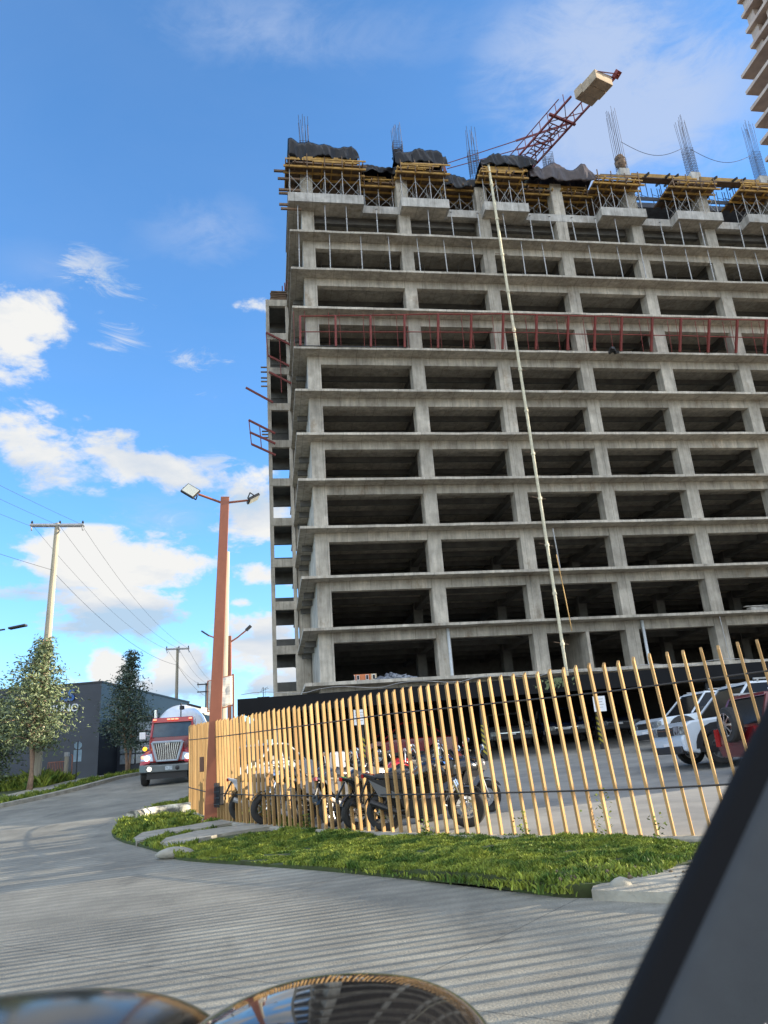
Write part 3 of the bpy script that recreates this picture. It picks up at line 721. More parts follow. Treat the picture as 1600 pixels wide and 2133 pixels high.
# shoring props under the upper slabs
pm_i = MB(); pm_i.tube((0, 0, 0), (0, 0, 1.55), .038, 6); pm_i.cbox((0, 0, .01), .14, .14, .02); pm_o = MB(); pm_o.tube((0, 0, 1.5), (0, 0, 2.8), .028, 6); pm_o.cbox((0, 0, 2.81), .14, .14, .02); pm_n = MB(); pm_n.tube((0, 0, 1.47), (0, 0, 1.6), .055, 6)
proto = None; prop_n = {}
ORD = ['leftmost', 'second', 'third', 'fourth', 'fifth', 'sixth', 'seventh', 'eighth', 'ninth', 'tenth', 'eleventh', 'twelfth', 'thirteenth', 'fourteenth', 'fifteenth', 'sixteenth', 'seventeenth', 'eighteenth', 'nineteenth', 'twentieth'] + ['far right'] * 20
def prop(u, w_, z, lab, grp, h=2.83):
    global proto
    if proto is None:
        t = thing('shoring_prop', lab, 'steel prop'); obj('outer_tube', pm_i, GALV, t); obj('inner_tube', pm_o, GALV, t); obj('collar', pm_n, GALV, t); proto = t
    else: t = dup(proto)
    t.location = world_of(u, w_, z); t.rotation_euler = (rg.gauss(0, .012), rg.gauss(0, .012), UA); t.scale = (1, 1, h / 2.83); prop_n[grp] = prop_n.get(grp, 0) + 1; tag(t, ORD[prop_n[grp] - 1] + ' ' + lab, group=grp)
for k, lab, grp, us in ((9, 'steel prop from the left on the slab edge two floors below the formwork', 'shoring props on the second highest full floor', None),
                  (10, 'steel prop from the left on the slab edge under the concrete trays', 'shoring props under the concrete trays', None)):
    u = .2
    while u < 39:
        if all(abs(u - c) > .5 for c in CU): prop(u, .25, lev(k) + .002, lab, grp, 2.83 if k == 9 else 2.2)
        u += rg.uniform(1.45, 2.15)
    u = 1.9
    while u < 39:
        if all(abs(u - c) > .6 for c in CU): prop(u, 3.1, lev(k) + .002, lab.replace('on the slab edge', 'set back inside'), grp.replace('props', 'inner props'), 2.83)
        u += rg.uniform(1.8, 3.0)

# formwork platforms over the trays and between them
ordn = ['leftmost', 'second', 'third', 'fourth', 'fifth', 'sixth', 'seventh']
def platform(a, b, w0, zt, lab, legz, rear=2.6, drop=0.0, seed=0, yel=True):
    t = thing('formwork_platform', lab, 'formwork', BO, UA, 'formwork platforms on the top floor')
    r_ = random.Random(seed)
    zt -= drop
    # legs and braces of the scaffold below
    n = max(2, int(round((b - a) / 1.25))); xs_ = [a + .15 + (b - a - .3) * i / n for i in range(n + 1)]
    for w_ in (w0 + .1, w0 + 1.2):
        for x in xs_:
            m_ = MB(); m_.tube((x, w_, legz), (x, w_, zt - .5), .03, 6); m_.cbox((x, w_, legz + .02), .15, .15, .03); obj('leg', m_, GALV, t)
        for x, y in zip(xs_, xs_[1:]):
            m_ = MB(); m_.tube((x, w_, legz + .5), (y, w_, zt - 1.0), .016, 4, caps=False); m_.tube((x, w_, zt - 1.0), (y, w_, legz + .5), .016, 4, caps=False); obj('cross_brace', m_, GALV, t)
    for x in xs_:
        m_ = MB()
        for q in range(4): m_.tube((x, w0 + .1, legz + .35 + q * .5), (x, w0 + 1.2, legz + .35 + q * .5), .018, 4)
        obj('frame_rung', m_, GALV, t)
    for i, w_ in enumerate((w0 - .12, w0 + .5, w0 + 1.15)):   # bearers
        m_ = MB(); m_.box(a - .25, b + .3, w_ - .05, w_ + .05, zt - .5, zt - .36); obj('bearer', m_, YTIMBER, t)
    x = a - .1
    while x < b + .1:
        m_ = MB(); m_.box(x - .04, x + .04, w0 - .45 - r_.random() * .25, w0 + rear, zt - .36, zt - .22); obj('joist', m_, PLYM if r_.random() < .6 else YTIMBER, t); x += r_.uniform(.5, .8)
    m_ = MB(); m_.box(a - .1, b + .1, w0 - .15, w0 + rear, zt - .22, zt - .2 + .02); obj('deck', m_, PLYM, t)
    if yel:
        for q in range(5):
            z = zt - .18 + q * .12 + r_.uniform(-.02, .02); l = r_.uniform(.55, 1.0) * (b - a); s0 = a - .2 + r_.random() * (b - a - l + .4); w_ = w0 - .24 + r_.uniform(-.06, .10)
            m_ = MB(); m_.bar((s0, w_, z), (s0 + l + .2, w_ + r_.uniform(-.05, .05), z + r_.uniform(-.08, .08)), .07, .10); obj('timber', m_, YTIMBER if r_.random() < .75 else PLYM, t)
    for x in xs_:
        m_ = MB(); m_.box(x - .03, x + .03, w0 - .30, w0 - .24, zt - .52, zt + .5 + r_.uniform(-.1, .15)); obj('upright', m_, PLYM, t)
    return t
zt = 40.3
for i, (a, b) in enumerate(TR[:6]):
    platform(a, b, .1, zt if i < 3 else zt - .05, '%s timber formwork platform from the left, standing on a protruding concrete tray' % ordn[i], 37.14, seed=i, rear=2.4)
gaps = [(4.95, 7.3), (10.95, 13.3), (16.8, 22.1)]
for i, (a, b) in enumerate(gaps):
    platform(a, b, 1.35, zt - .25, 'recessed %s formwork bay between two protruding platforms' % ('left', 'middle', 'wide right')[i], z11 + .06, seed=20 + i, rear=3.5)
# inner forest of props under the deck
for i, u in enumerate([1.9, 3.2, 4.6, 6, 9, 10.3, 11.6, 12.5, 14.8, 16.4, 17.8, 20.6, 21.6, 23.3]):
    prop(u, 3.6, z11 + .052, 'steel prop from the left in the dark top floor behind the formwork', 'props in the dark top floor', 2.5)
m_ = MB(); m_.box(-.3, 25, 2.0, 9.3, 39.9, 40.12); tag(obj('formwork_deck', m_, PLYM, loc=BO, rot=(0, 0, UA)), 'broad brown plywood deck roofing the left half of the top floor', 'formwork')
# poking timbers at the left edge
for i, (z, l) in enumerate([(39.95, 1.0), (39.3, .75), (38.35, .7), (38.05, .7), (37.1, .7), (36.75, .6)]):
    p = world_of(-.3 - l, .6, z); q = world_of(.5, .6, z)
    tag(obj('timber_bearer', MB().bar(p, q, .13, .15), PLYM), 'dark timber end jutting out past the upper left corner, %s down' % ('first', 'second', 'third', 'fourth', 'fifth', 'sixth')[i], 'timber', 'timber ends at the upper left corner')
# yellow beams bridging the open right half at deck level
for i, (a, b) in enumerate([(25.9, 30.6), (31.5, 36.4), (37.3, 42.2)]):
    t = thing('bridging_beams', ('yellow timber beams spanning between the two nearest bare column stubs', 'yellow timber beams spanning further right between the tall rebar columns', 'yellow timber beams at the far right edge of the roof')[i], 'formwork', BO, UA, 'yellow beams between column stubs')
    for w_ in (1.0, 1.35): m_ = MB(); m_.box(a - .1, b + .1, w_ - .05, w_ + .05, 41.55 + (w_ - 1) * .4, 41.85 + (w_ - 1) * .4); obj('beam', m_, YTIMBER, t)
    m_ = MB(); m_.box(a, b, .9, 1.5, 41.42, 41.5); obj('bearer', m_, PLYM, t)
    for x in (a + .9, a + 2.6, a + 3.3):
        m_ = MB(); m_.bar((x, .3, 41.3), (x + .1, 2.4, 42.1), .1, .16); obj('joist', m_, DARKST, t)
        for dx in (-.25, .25):
            m_ = MB(); m_.tube((x + dx, 2.6, 40.42), (x + dx, 2.6, 42), .03, 5); m_.tube((x + dx, 1.4, 40.0), (x + dx, 1.4, 41.4), .03, 5); m_.tube((x + dx, 1.4, 40.0), (x + dx, 2.6, 41.4), .02, 5); obj('leg', m_, DARKST, t)
    m_ = MB(); m_.box(a, b, 1.38, 1.44, 39.7, 40.02); obj('hanger', m_, DARKST, t)

# black tarpaulins draped over the deck edge
def tarp(a, b, w0, w1, zb, prof, lab, seed, hang=0.5, m_=TARPM):
    r_ = random.Random(seed); n = 60; mb_ = MB(); rows = 22
    for j in range(rows + 1):
        v = j / rows
        for i in range(n + 1):
            t_ = i / n; u = a + (b - a) * t_; h = prof(t_) * (1 + .5 * mnoise.noise((u * .8 + seed * 3, 1.1, 0))) ; sag = .45 * max(0, mnoise.noise((u * .7, seed, 4)) + .15)
            if v < .35: w_ = w0 - .03; z = zb - sag * (1 - v / .35) + (h + sag * 0) * (v / .35)
            else: w_ = w0 + (w1 - w0) * ((v - .35) / .65); z = zb + h * (1 + .08 * math.sin(v * 5)) - .25 * ((v - .35) / .65) ** 2
            f = mnoise.noise((u * 1.3 + seed, v * 1.6, seed * 1.7)) * .26 + .16 * abs(mnoise.noise((u * 2.6 + v * 2.5, v * 1.2 - u * .6, seed))) + mnoise.noise((u * 7 + seed, v * 6, 2.2)) * .025
            fold = .05 * mnoise.noise((u * 4.5, seed, v * .6)) * (1 - v) + .10 * mnoise.noise((u * 1.1, seed + 3, v))
            mb_.v.append((u + f * .3, w_ - f * 1.0 - fold, z + f * .3 + .16 * mnoise.noise((u * .9, seed, 9)) * min(1, v * 3) + (mnoise.noise((u * 1.7, seed, 5)) * .22 * max(0, 1 - v * 8))))
    for j in range(rows):
        for i in range(n): A = j * (n + 1) + i; mb_.f.append((A, A + 1, A + n + 2, A + n + 1))
    o = obj('tarpaulin', mb_, m_, loc=BO, rot=(0, 0, UA), smooth=True)
    s_ = o.modifiers.new('solid', 'SOLIDIFY'); s_.thickness = .02
    return tag(o, lab, 'tarpaulin', 'black tarpaulins along the roof edge')
tarp(-.3, 4.6, -.12, 2.5, 40.62, lambda t: 1.25 - .30 * t + .06 * math.sin(t * 7) - .5 * max(0, t - .93) / .07, 'black tarpaulin bulging over the top left corner of the building', 1)
tarp(4.5, 7.7, .7, 3, 40.45, lambda t: .45 + .12 * math.sin(t * 7), 'low strip of black tarpaulin behind the timber between two platforms', 2)
tarp(7.2, 11.0, -.1, 2.6, 40.72, lambda t: .55 + .55 * math.sin(min(1, t * 1.5) * 1.57) + .08 * math.sin(t * 8) - (.35 if t > .93 else 0), 'black tarpaulin with a folded peak beside the second rebar column', 3)
tarp(10.9, 14.2, .9, 3, 39.75, lambda t: .85 + .25 * math.sin(t * 6), 'sagging black tarpaulin hanging in the gap left of the third rebar column', 4)
tarp(13.5, 17.6, -.25, 2.2, 40.75, lambda t: .45 + .45 * math.sin(t * 3.1), 'wind-blown grey black tarpaulin near the crane jib', 5)
tarp(17.2, 22.4, .3, 3, 40.2, lambda t: .65 + .75 * math.sin(t * 3.0), 'brownish black tarpaulin heaped below the crane jib', 6, m_=mat('brown_plastic', (.05, .035, .035), (.03, .02, .02), rough=.4, scale=3, bump=.6, bscale=2.2))
tarp(17.4, 18.6, 1.2, 2.6, 41.2, lambda t: .5 * math.sin(t * 3.14), 'small dark tarpaulin fold left of the red rebar stub', 8)

# rebar columns
def rebar(u, z0, z1, lab, cage=0.0, n=4, seed=0, wid=.3):
    t = thing('rebar_column', lab, 'rebar', BO, UA, 'bundles of rebar rising from the columns'); r_ = random.Random(seed)
    for i in range(n):
        for j in range(2):
            x = u - wid + 2 * wid * i / (n - 1); w_ = 1.05 + j * .5; m_ = MB()
            top = z1 - r_.random() * .9; m_.path([(x, w_, z0), (x + r_.gauss(0, .01), w_, (z0 + z1) / 2), (x + r_.gauss(0, .05), w_ + r_.gauss(0, .04), top)], .017, 4); obj('bar', m_, REBARM, t)
    z = z0 + .1; k = 0
    while z < z0 + cage:
        m_ = MB(); e_ = .04
        for p, q in (((u - wid - e_, 1.0), (u + wid + e_, 1.0)), ((u + wid + e_, 1.0), (u + wid + e_, 1.6)), ((u + wid + e_, 1.6), (u - wid - e_, 1.6)), ((u - wid - e_, 1.6), (u - wid - e_, 1.0))):
            m_.tube((p[0], p[1], z), (q[0], q[1], z + .02), .016, 4)
        obj('tie', m_, REBARM, t); z += .16
    return t
rebar(.95, 41.3, 45.7, 'rebar bundle above the top left corner column', 1.9, seed=1)
rebar(7.8, 41.3, 45.8, 'rebar bundle with black plastic knotted round its foot', 2.4, seed=2)
rebar(13.5, 41.0, 45.7, 'third rebar bundle from the left with a dense tied foot', 2.2, seed=3)
rebar(19.4, 41.3, 43.6, 'short reddish rebar stub directly below the crane jib', 2.2, seed=4)
rebar(25.3, 42.25, 48.6, 'tall rebar bundle rising from a sacking-wrapped column stub', 1.2, n=5, seed=5)
rebar(31.2, 42.25, 48.2, 'tall bluish rebar bundle, second from the right', 2.6, n=6, seed=6)
rebar(37.05, 42.25, 48.1, 'tall rebar bundle at the right edge of the picture', 2.6, n=6, seed=7)
for i, (u, z, l) in enumerate([(25.3, 42.3, 'brown sacking wrapped round the foot of the tall rebar bundle'), (7.8, 41.6, 'crumpled black plastic knotted round the second rebar bundle')]):
    m_ = MB()
    prof = [(.1, 0), (.34, .05), (.3, .4), (.46, .7), (.30, .95), (.40, 1.2), (.18, 1.5), (.05, 1.55)]
    m_.lathe(prof, 12); 
    for q in range(len(m_.v)): v = Vector(m_.v[q]); m_.v[q] = tuple(v * (1 + .25 * mnoise.noise(v * 3)))
    o = obj('wrapping', m_, PLYM if i == 0 else TARPM, loc=world_of(u, 1.3, z), smooth=True); tag(o, l, 'wrapping')
for i, (a, b, za, zb_) in enumerate([(25.7, 30.8, 45.2, 44.9), (31.5, 36.7, 44.9, 44.6)]):
    pts = [world_of(a + (b - a) * t / 14, 1.3, za + (zb_ - za) * t / 14 - 1.0 * math.sin(math.pi * t / 14)) for t in range(15)]
    tag(obj('rope', MB().path(pts, .02, 5), REBARM), ('slack rope between the two leftmost tall rebar bundles', 'slack rope running to the rebar bundle at the right edge')[i], 'rope')

# red guard frames along the eighth slab
gt = thing('safety_guard', 'red steel guard rail with outward leaning posts along the eighth floor edge', 'guard rail', BO, UA)
zb = lev(7)
posts = [.05, 2.3, 4.55, 6.75, 8.95, 11.15, 13.3, 15.6, 17.8, 19.7, 21.6, 23.8, 25.9, 28.0, 30.1, 32.3, 34.4]
for i, u in enumerate(posts):
    lo = 0.10 + .8 * min(1, u / 12)
    m_ = MB(); m_.bar((u, -.02, zb + .02), (u + .05, -lo, zb + 2.15), .13, .16, up=(0, 1, 0)); obj('post', m_, REDSTEEL, gt)
    m_ = MB(); m_.tube((u - .35, .35, zb), (u - .35, .1, zb + 2.6), .022, 5); m_.tube((u + .4, .5, zb), (u + .35, .2, zb + 2.75), .018, 5); obj('hanger_rod', m_, REDSTEEL, gt)
for (w_, z, r__) in ((-.75, zb + 2.12, .045), (-.35, zb + 1.02, .035)):
    pts = [(u, -(0.10 + .8 * min(1, u / 12)) if z > zb + 2 else -(.05 + .4 * min(1, u / 12)), z + rg.gauss(0, .02)) for u in posts]; obj('rail', MB().path(pts, r__, 5), REDSTEEL, gt)
m_ = MB(); m_.box(-.2, 6.9, -.06, .3, zb + .003, zb + .05); obj('toe_board', m_, DARKST, gt)
# outriggers on the left side
def outr(pts2, lab, Wd):
    t = thing('outrigger', lab, 'steel outrigger', BO, UA, 'red steel outriggers on the left flank')
    for p, q in pts2[0]:
        m_ = MB(); m_.bar((p[0], Wd, p[1]), (q[0], Wd, q[1]), .13, .13); obj('arm', m_, REDSTEEL, t)
    for p, q in pts2[1]:
        m_ = MB(); m_.tube((p[0], Wd, p[1]), (q[0], Wd, q[1]), .035, 5); obj('stay', m_, REDSTEEL, t)
outr(([((-3.55, 27.25), (-1.6, 26.05))], []), 'single red steel outrigger poking out to the left of the flank', 8.5)
outr(([((-3.38, 24.62), (-1.5, 23.55)), ((-3.3, 23.65), (-1.5, 22.75)), ((-3.2, 22.72), (-1.5, 21.85))], [((-3.36, 24.6), (-3.2, 22.7)), ((-2.6, 24.1), (-2.5, 22.4))]), 'rack of three red steel outriggers tied by uprights, the lowest on the flank', 8.5)
outr(([((-2.0, 31.97), (-.1, 30.9)), ((-1.9, 30.0), (-.1, 29.0)), ((-1.85, 28.6), (-.1, 27.6))], [((-2.0, 31.9), (-1.9, 30)), ((-1.0, 31.4), (-.95, 26.9))]), 'three red steel outriggers crossing the front of the side wing, the highest ones', 8.55)
for i, z in enumerate([29.3, 28.9, 28.4, 28.1, 27.7, 24.0, 23.75, 23.5]):
    p = world_of(-2.45, 9.1, z); q = world_of(-1.7, 9.1, z); tag(obj('timber_bearer', MB().bar(p, q, .09, .09), PLYM), 'short timber stub sticking out of the side wing, number %s from the top' % ('one', 'two', 'three', 'four', 'five', 'six', 'seven', 'eight')[i], 'timber', 'timber stubs on the side wing')
t = thing('timber_stack', 'stack of dark shuttering timber on the roof of the side wing', 'timber stack', world_of(-.9, 9.2, 35.06), UA)
for j in range(7):
    for i in range(3): m_ = MB(); m_.box(-.75 + rg.uniform(0, .1), .5 + rg.uniform(0, .2), i * .3, i * .3 + .12, j * .17, j * .17 + .1); obj('board', m_, PLYM if rg.random() < .7 else REDSTEEL, t)
for j in range(4): m_ = MB(); m_.box(.2 + j * .2, .28 + j * .2, 0, .1, 1.2, 1.6 + .3 * j); obj('upright', m_, REDSTEEL, t)

# pale riser pipe up the front
t = thing('riser_pipe', 'tall pale concrete pumping pipe standing up the front of the building', 'pipe', world_of(14.5, -.14, 0), UA)
zp = 3.2
while zp < 40.9:
    z2 = min(41.0, zp + 2.985); m_ = MB(); m_.tube((-(zp - 4) * .012, 0, zp), (-(z2 - 4) * .012, 0, z2 - .02), .095, 10); obj('pipe_section', m_, PIPEM, t, smooth=False)
    m_ = MB(); m_.tube((-(z2 - 4) * .012, 0, z2 - .1), (-(z2 - 4) * .012, 0, z2 + .06), .13, 10); obj('coupling', m_, PIPEM, t)
    if rg.random() < .8: m_ = MB(); m_.bar((-.45 - (z2 - 4) * .012, .12, z2 + .15), (.4 - (z2 - 4) * .012, .1, z2 + rg.uniform(-.1, .25)), .04); m_.bar((-(z2 - 4) * .012, .12, z2 - .2), (-(z2 - 4) * .012 + .3, .2, z2 + .2), .03); obj('tie_bar', m_, PLYM, t)
    zp = z2
m_ = MB(); m_.path([(.35, -.1, 11.5), (.5, -.12, 9), (.62, -.1, 6.9)], .03, 5); tag(obj('hose', m_, YTIMBER, loc=world_of(14.5, -.14, 0), rot=(0, 0, UA)), 'yellow rope end dangling beside the riser pipe', 'rope')
m_ = MB(); m_.path([(.55, .1, 10.7), (.45, .1, 13.2)], .04, 5); tag(obj('steel_rod', m_, GALV, loc=world_of(14.5, -.14, 0), rot=(0, 0, UA)), 'steel rod leaning beside the riser pipe', 'rod')
for i, (u, k) in enumerate([(8.05, 0), (20.15, 0)]):
    m_ = MB(); m_.tube((u, .9, lev(k)), (u, .9, lev(k) + 2.8), .09, 8)
    tag(obj('drain_pipe', m_, mat('white_pvc', (.6, .64, .66), rough=.4), loc=BO, rot=(0, 0, UA)), ('white plastic pipe on the second front column of the lowest open floor', 'white plastic pipe on the fourth front column of the lowest open floor')[i], 'pipe')
m_ = MB(); m_.tube((24.9, .05, 3.4), (24.75, .05, 7.4), .02, 5); tag(obj('hanging_cable', m_, GALV, loc=BO, rot=(0, 0, UA)), 'thin cable hanging from the lowest slab at the right', 'cable')

# loose heaps on the floors
def heap(name, u, w_, z, rx, ry, rz, n, lab, cat, m_, sheet=False):
    r_ = random.Random(int(u * 10)); t = thing(name, lab, cat, world_of(u, w_, z), UA)
    for i in range(n):
        a = r_.random() * 6.28; q = r_.random() ** .6; x, y = q * rx * math.cos(a), q * ry * math.sin(a); h = rz * (1 - q) * r_.uniform(.4, 1.0); s_ = r_.uniform(.12, .3)
        mb_ = MB(); mb_.lathe([(.02, -s_ * .6), (s_, -s_ * .25), (s_ * .9, s_ * .3), (.02, s_ * .5)], 6, Matrix.Translation((x, y, h * .7 + s_ * .3)) @ Euler((r_.uniform(-.6, .6), r_.uniform(-.6, .6), r_.random() * 3)).to_matrix().to_4x4() @ Matrix.Diagonal((1.5, .7, 1, 1)))
        for k in range(len(mb_.v)): v = Vector(mb_.v[k]); mb_.v[k] = tuple(v + Vector((1, 1, 1)) * .08 * mnoise.noise(v * 5))
        obj('bag', mb_, m_, t)
    return t
heap('bag_heap', 4.8, 1.6, lev(0), 1.25, .5, .75, 34, 'heap of grey plastic bags on the lowest open floor', 'heap', mat('grey_bag', (.30, .33, .38), (.12, .13, .16), rough=.5, scale=5))
heap('debris_bundle', 20.9, -.05, lev(7) - .1, .55, .2, .3, 9, 'small dark wire bundle hanging at the edge below the red guard rail', 'bundle', DARKST)
t = thing('board_stack', 'stack of pale boards lying on the second open floor at the right', 'board stack', world_of(27.3, .5, lev(1)), UA)
for j in range(6): m_ = MB(); m_.bar((-.3 + rg.uniform(-.2, .2), rg.uniform(-.1, .2), .05 + j * .055), (2.6 + rg.uniform(-.3, .2), rg.uniform(-.1, .2), .05 + j * .055 + rg.uniform(-.01, .02)), .25, .04); obj('board', m_, FRESH, t)

# far orange apartment block seen through the opening
ap = thing('apartment_block', 'distant orange apartment block glimpsed through the lowest open floor', 'apartment block', (-9.2, 205, 0), R(6))
OR = mat('orange_render', (.62, .22, .09), (.55, .19, .08), rough=.8, scale=.5); CRM = mat('cream_render', (.62, .5, .32), rough=.8)
m_ = MB(); m_.box(-3, 5.5, 0, 12, 0, 25.3); obj('wall', m_, OR, ap)
m_ = MB(); m_.box(2.6, 5.0, -.3, 0, 0, 25.2); m_.box(5.6, 9.5, -.4, 12, 0, 25.5); obj('bay', m_, CRM, ap)
for z in (14.6, 17.4, 20.2, 22.9):
    for x in (-2.4, -1.2, 1.2, 3.0, 6.2, 8):
        m_ = MB(); m_.box(x, x + .75, -.5, -.2, z, z + 1.3); f_ = obj('window', m_, WHITEP, ap); m_ = MB(); m_.box(x + .1, x + .65, -.52, -.502, z + .1, z + 1.2); obj('pane', m_, GLASSD, f_)

# ------------------------------------------------------------------ tower crane behind
cr_ = thing('tower_crane', 'red tower crane behind the building with its counter jib and ballast against the sky', 'crane', (9.0, 64.3, 0), 0)
jd = Vector((5.4, -9.6, 0)).normalized(); jn = Vector((jd.y, -jd.x, 0))   # along the counter jib, to its side
m_ = MB()
for sx_, sy_ in ((-.8, -.8), (.8, -.8), (.8, .8), (-.8, .8)): m_.bar((sx_, sy_, 0), (sx_, sy_, 50), .2)
for z in range(0, 50, 2):
    for a, b in (((-.8, -.8), (.8, -.8)), ((.8, -.8), (.8, .8)), ((.8, .8), (-.8, .8)), ((-.8, .8), (-.8, -.8))): m_.bar((*a, z), (*b, z + 2), .09)
obj('mast', m_, REDSTEEL, cr_)
Jz = 50.0; CWM = mat('ballast_concrete', (.42, .33, .23), (.30, .235, .165), rough=.9, scale=1.5)
def J(d, s, z): return Vector((jd.x * d + jn.x * s, jd.y * d + jn.y * s, Jz + z))
for s_ in (-1.0, 1.0):
    m_ = MB(); m_.bar(J(-1, s_, 0), J(18.8 if s_ > 0 else 22.0, s_, 0), .12, .16); obj('chord', m_, REDSTEEL, cr_)
m_ = MB(); m_.bar(J(-1, -.95, 1.0), J(19, -.95, 1.0), .09); m_.bar(J(-1, 1.0, 1.0), J(17.5, 1.0, 1.0), .06); obj('handrail', m_, REDSTEEL, cr_)
m_ = MB()
for i in range(19): m_.bar(J(i, -1, 0), J(i, -.95, 1.0), .06); m_.bar(J(i, 1, 0), J(i, 1.0, 1.0), .05)
obj('handrail_post', m_, REDSTEEL, cr_)
m_ = MB()
for i in range(9): m_.bar(J(i * 2, -1, 0), J(i * 2 + 2, 1, 0), .06); m_.bar(J(i * 2, 1, 0), J(i * 2 + 2, -1, 0), .05); m_.bar(J(i * 2, -1, 0), J(i * 2, 1, 0), .07)
obj('lacing', m_, REDSTEEL, cr_)
m_ = MB()
for i in range(38): m_.bar(J(i * .42, -.5, .06), J(i * .42, .5, .06), .1, .03)
m_.bar(J(0, -.5, .06), J(16, -.5, .06), .06); m_.bar(J(0, .5, .06), J(16, .5, .06), .06); obj('walkway_grating', m_, mat('grating', (.22, .10, .11), (.14, .06, .07), rough=.7), cr_)
for i, (d0, d1) in enumerate(((19.2, 20.0), (20.02, 20.8), (20.82, 21.55))):
    m_ = MB(); Pz = []
    for z in (-.85, .02):
        for d, s in ((d0, -.7), (d1, -.7), (d1, 1.05), (d0, 1.05)): Pz.append(J(d, s, z + (.15 if i == 0 else 0)))
    m_.hexa(Pz); obj('counterweight_block', m_, CWM, cr_, bevel=.03)
m_ = MB(); m_.bar(J(21.6, -1, 0), J(22.1, -1.03, .25), .4, .38); m_.bar(J(21.5, -1.0, .1), J(21.5, .9, -.1), .09); m_.bar(J(21.9, -1.0, .1), J(21.5, .9, -.1), .06); obj('jib_tip', m_, REDSTEEL, cr_)
m_ = MB(); m_.bar(J(16.6, -1.4, .2), J(16.6, 1.4, .1), .2); m_.bar(J(8, -1.5, .5), J(8, -.8, .2), .2); obj('cross_beam', m_, REDSTEEL, cr_)
apx = Vector((0, .7, 60.5))
m_ = MB()
for s_ in (-.8, .8): m_.bar((s_, -.8, 50), apx, .18); m_.bar((s_, .8, 50), apx, .18)
obj('tower_head', m_, REDSTEEL, cr_)
m_ = MB(); m_.tube(J(16.6, -1.1, .3), apx, .045, 5); m_.tube(J(14.5, -.9, .3), apx + Vector((.3, 0, -.6)), .045, 5); obj('pendant_line', m_, REDSTEEL, cr_)
m_ = MB(); m_.bar(J(16.6, -1.1, .3), J(16.6, -1.1, .3) * .62 + apx * .38, .14); m_.bar(J(14.5, -.9, .3), J(14.5, -.9, .3) * .7 + (apx + Vector((.3, 0, -.6))) * .3, .12); obj('pendant_bar', m_, REDSTEEL, cr_)
m_ = MB()
for s_, z in ((-.7, 0), (.7, 0), (0, 1.3)): m_.bar(J(0, s_, z), J(-34, s_, z), .14)
for i in range(17): m_.bar(J(-2 * i, -.7, 0), J(-2 * i - 1, 0, 1.3), .07); m_.bar(J(-2 * i - 1, 0, 1.3), J(-2 * i - 2, .7, 0), .07)
obj('main_jib', m_, REDSTEEL, cr_)

# ------------------------------------------------------------------ tower at the upper right
TWM = mat('flare_tinted_concrete', (.52, .42, .35), (.38, .30, .255), rough=.9, scale=.7, detail=9)  # warm flare glow put into the tower's concrete colour
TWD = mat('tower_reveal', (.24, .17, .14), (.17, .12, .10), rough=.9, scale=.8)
tans = [ray(x, y) for x, y in ((1543, 158), (1556, 194), (1566, 227), (1576, 261), (1586, 295))]
P0 = tans[0]; rr = P0.x / P0.y; dt = (P0.z / P0.y - tans[4].z / tans[4].y) / 4; TY = 3.0 / dt
tw = thing('residential_tower', 'very tall concrete tower tinted by warm glare with stepped balconies at the upper right corner', 'tower', (rr * TY, TY, 0), UA)
topz = P0.z / P0.y * TY            # top surface of the first wide balcony
inset = 3.6
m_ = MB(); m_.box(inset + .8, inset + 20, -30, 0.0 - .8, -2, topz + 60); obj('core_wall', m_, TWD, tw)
k = -28
while k < 18:
    z = topz + 3.0 * k
    wide = k <= 0
    x0 = 0.0 if wide else inset - .7
    m_ = MB(); m_.box(x0, inset + 3, -26, 0, z - .55, z); obj('floor_slab', m_, TWM, tw)
    m_ = MB()
    m_.box(inset, inset + .85, -1.7, -.2, z, z + 2.45); obj('column', m_, TWM, tw)
    for j in range(6):
        y = -5.6 - j * 4.0
        m_ = MB(); m_.box(inset + .1, inset + .8, y, y + 2.0, z, z + 2.45); obj('wall_pier', m_, TWM, tw)
    m_ = MB(); m_.box(inset + .05, inset + .3, -25, -.3, z, z + .75); obj('parapet', m_, TWM, tw)
    k += 1
# ------------------------------------------------------------------ lamp posts and poles
def taper(name, p, q, r0, r1, m_, parent=None, n=12): return obj(name, MB().tube(p, q, r0, n, r1), m_, parent, smooth=False)
lx, ly = -4.72, 19.75
lz = G(lx, ly)
lp = thing('lamp_post', 'rust red square lamp post with two floodlights at the fence corner', 'lamp post', (lx, ly, lz + .05), R(14))
LH = 8.35; lnx = .34
m_ = MB(); a, b = .165, .115
m_.hexa([(-a, -a, 0), (a, -a, 0), (a, a, 0), (-a, a, 0), (-b + lnx, -b, LH), (b + lnx, -b, LH), (b + lnx, b, LH), (-b + lnx, b, LH)]); obj('post', m_, REDPOST, lp, bevel=.012)
m_ = MB(); m_.box(-.24, .24, -.24, .24, 0, .025); obj('base_plate', m_, REDPOST, lp)
m_ = MB()
for x_, y_ in ((-.19, -.19), (.19, -.19), (.19, .19), (-.19, .19)): m_.tube((x_, y_, .02), (x_, y_, .07), .018, 6)
obj('anchor_bolt', m_, GALV, lp)
m_ = MB(); m_.tube((lnx, 0, LH - .18), (lnx - .72, -.12, LH + .05), .035, 8); obj('arm', m_, REDPOST, lp)
m_ = MB(); m_.tube((lnx, 0, LH - .15), (lnx + .62, .05, LH - .05), .032, 8); obj('arm', m_, REDPOST, lp)
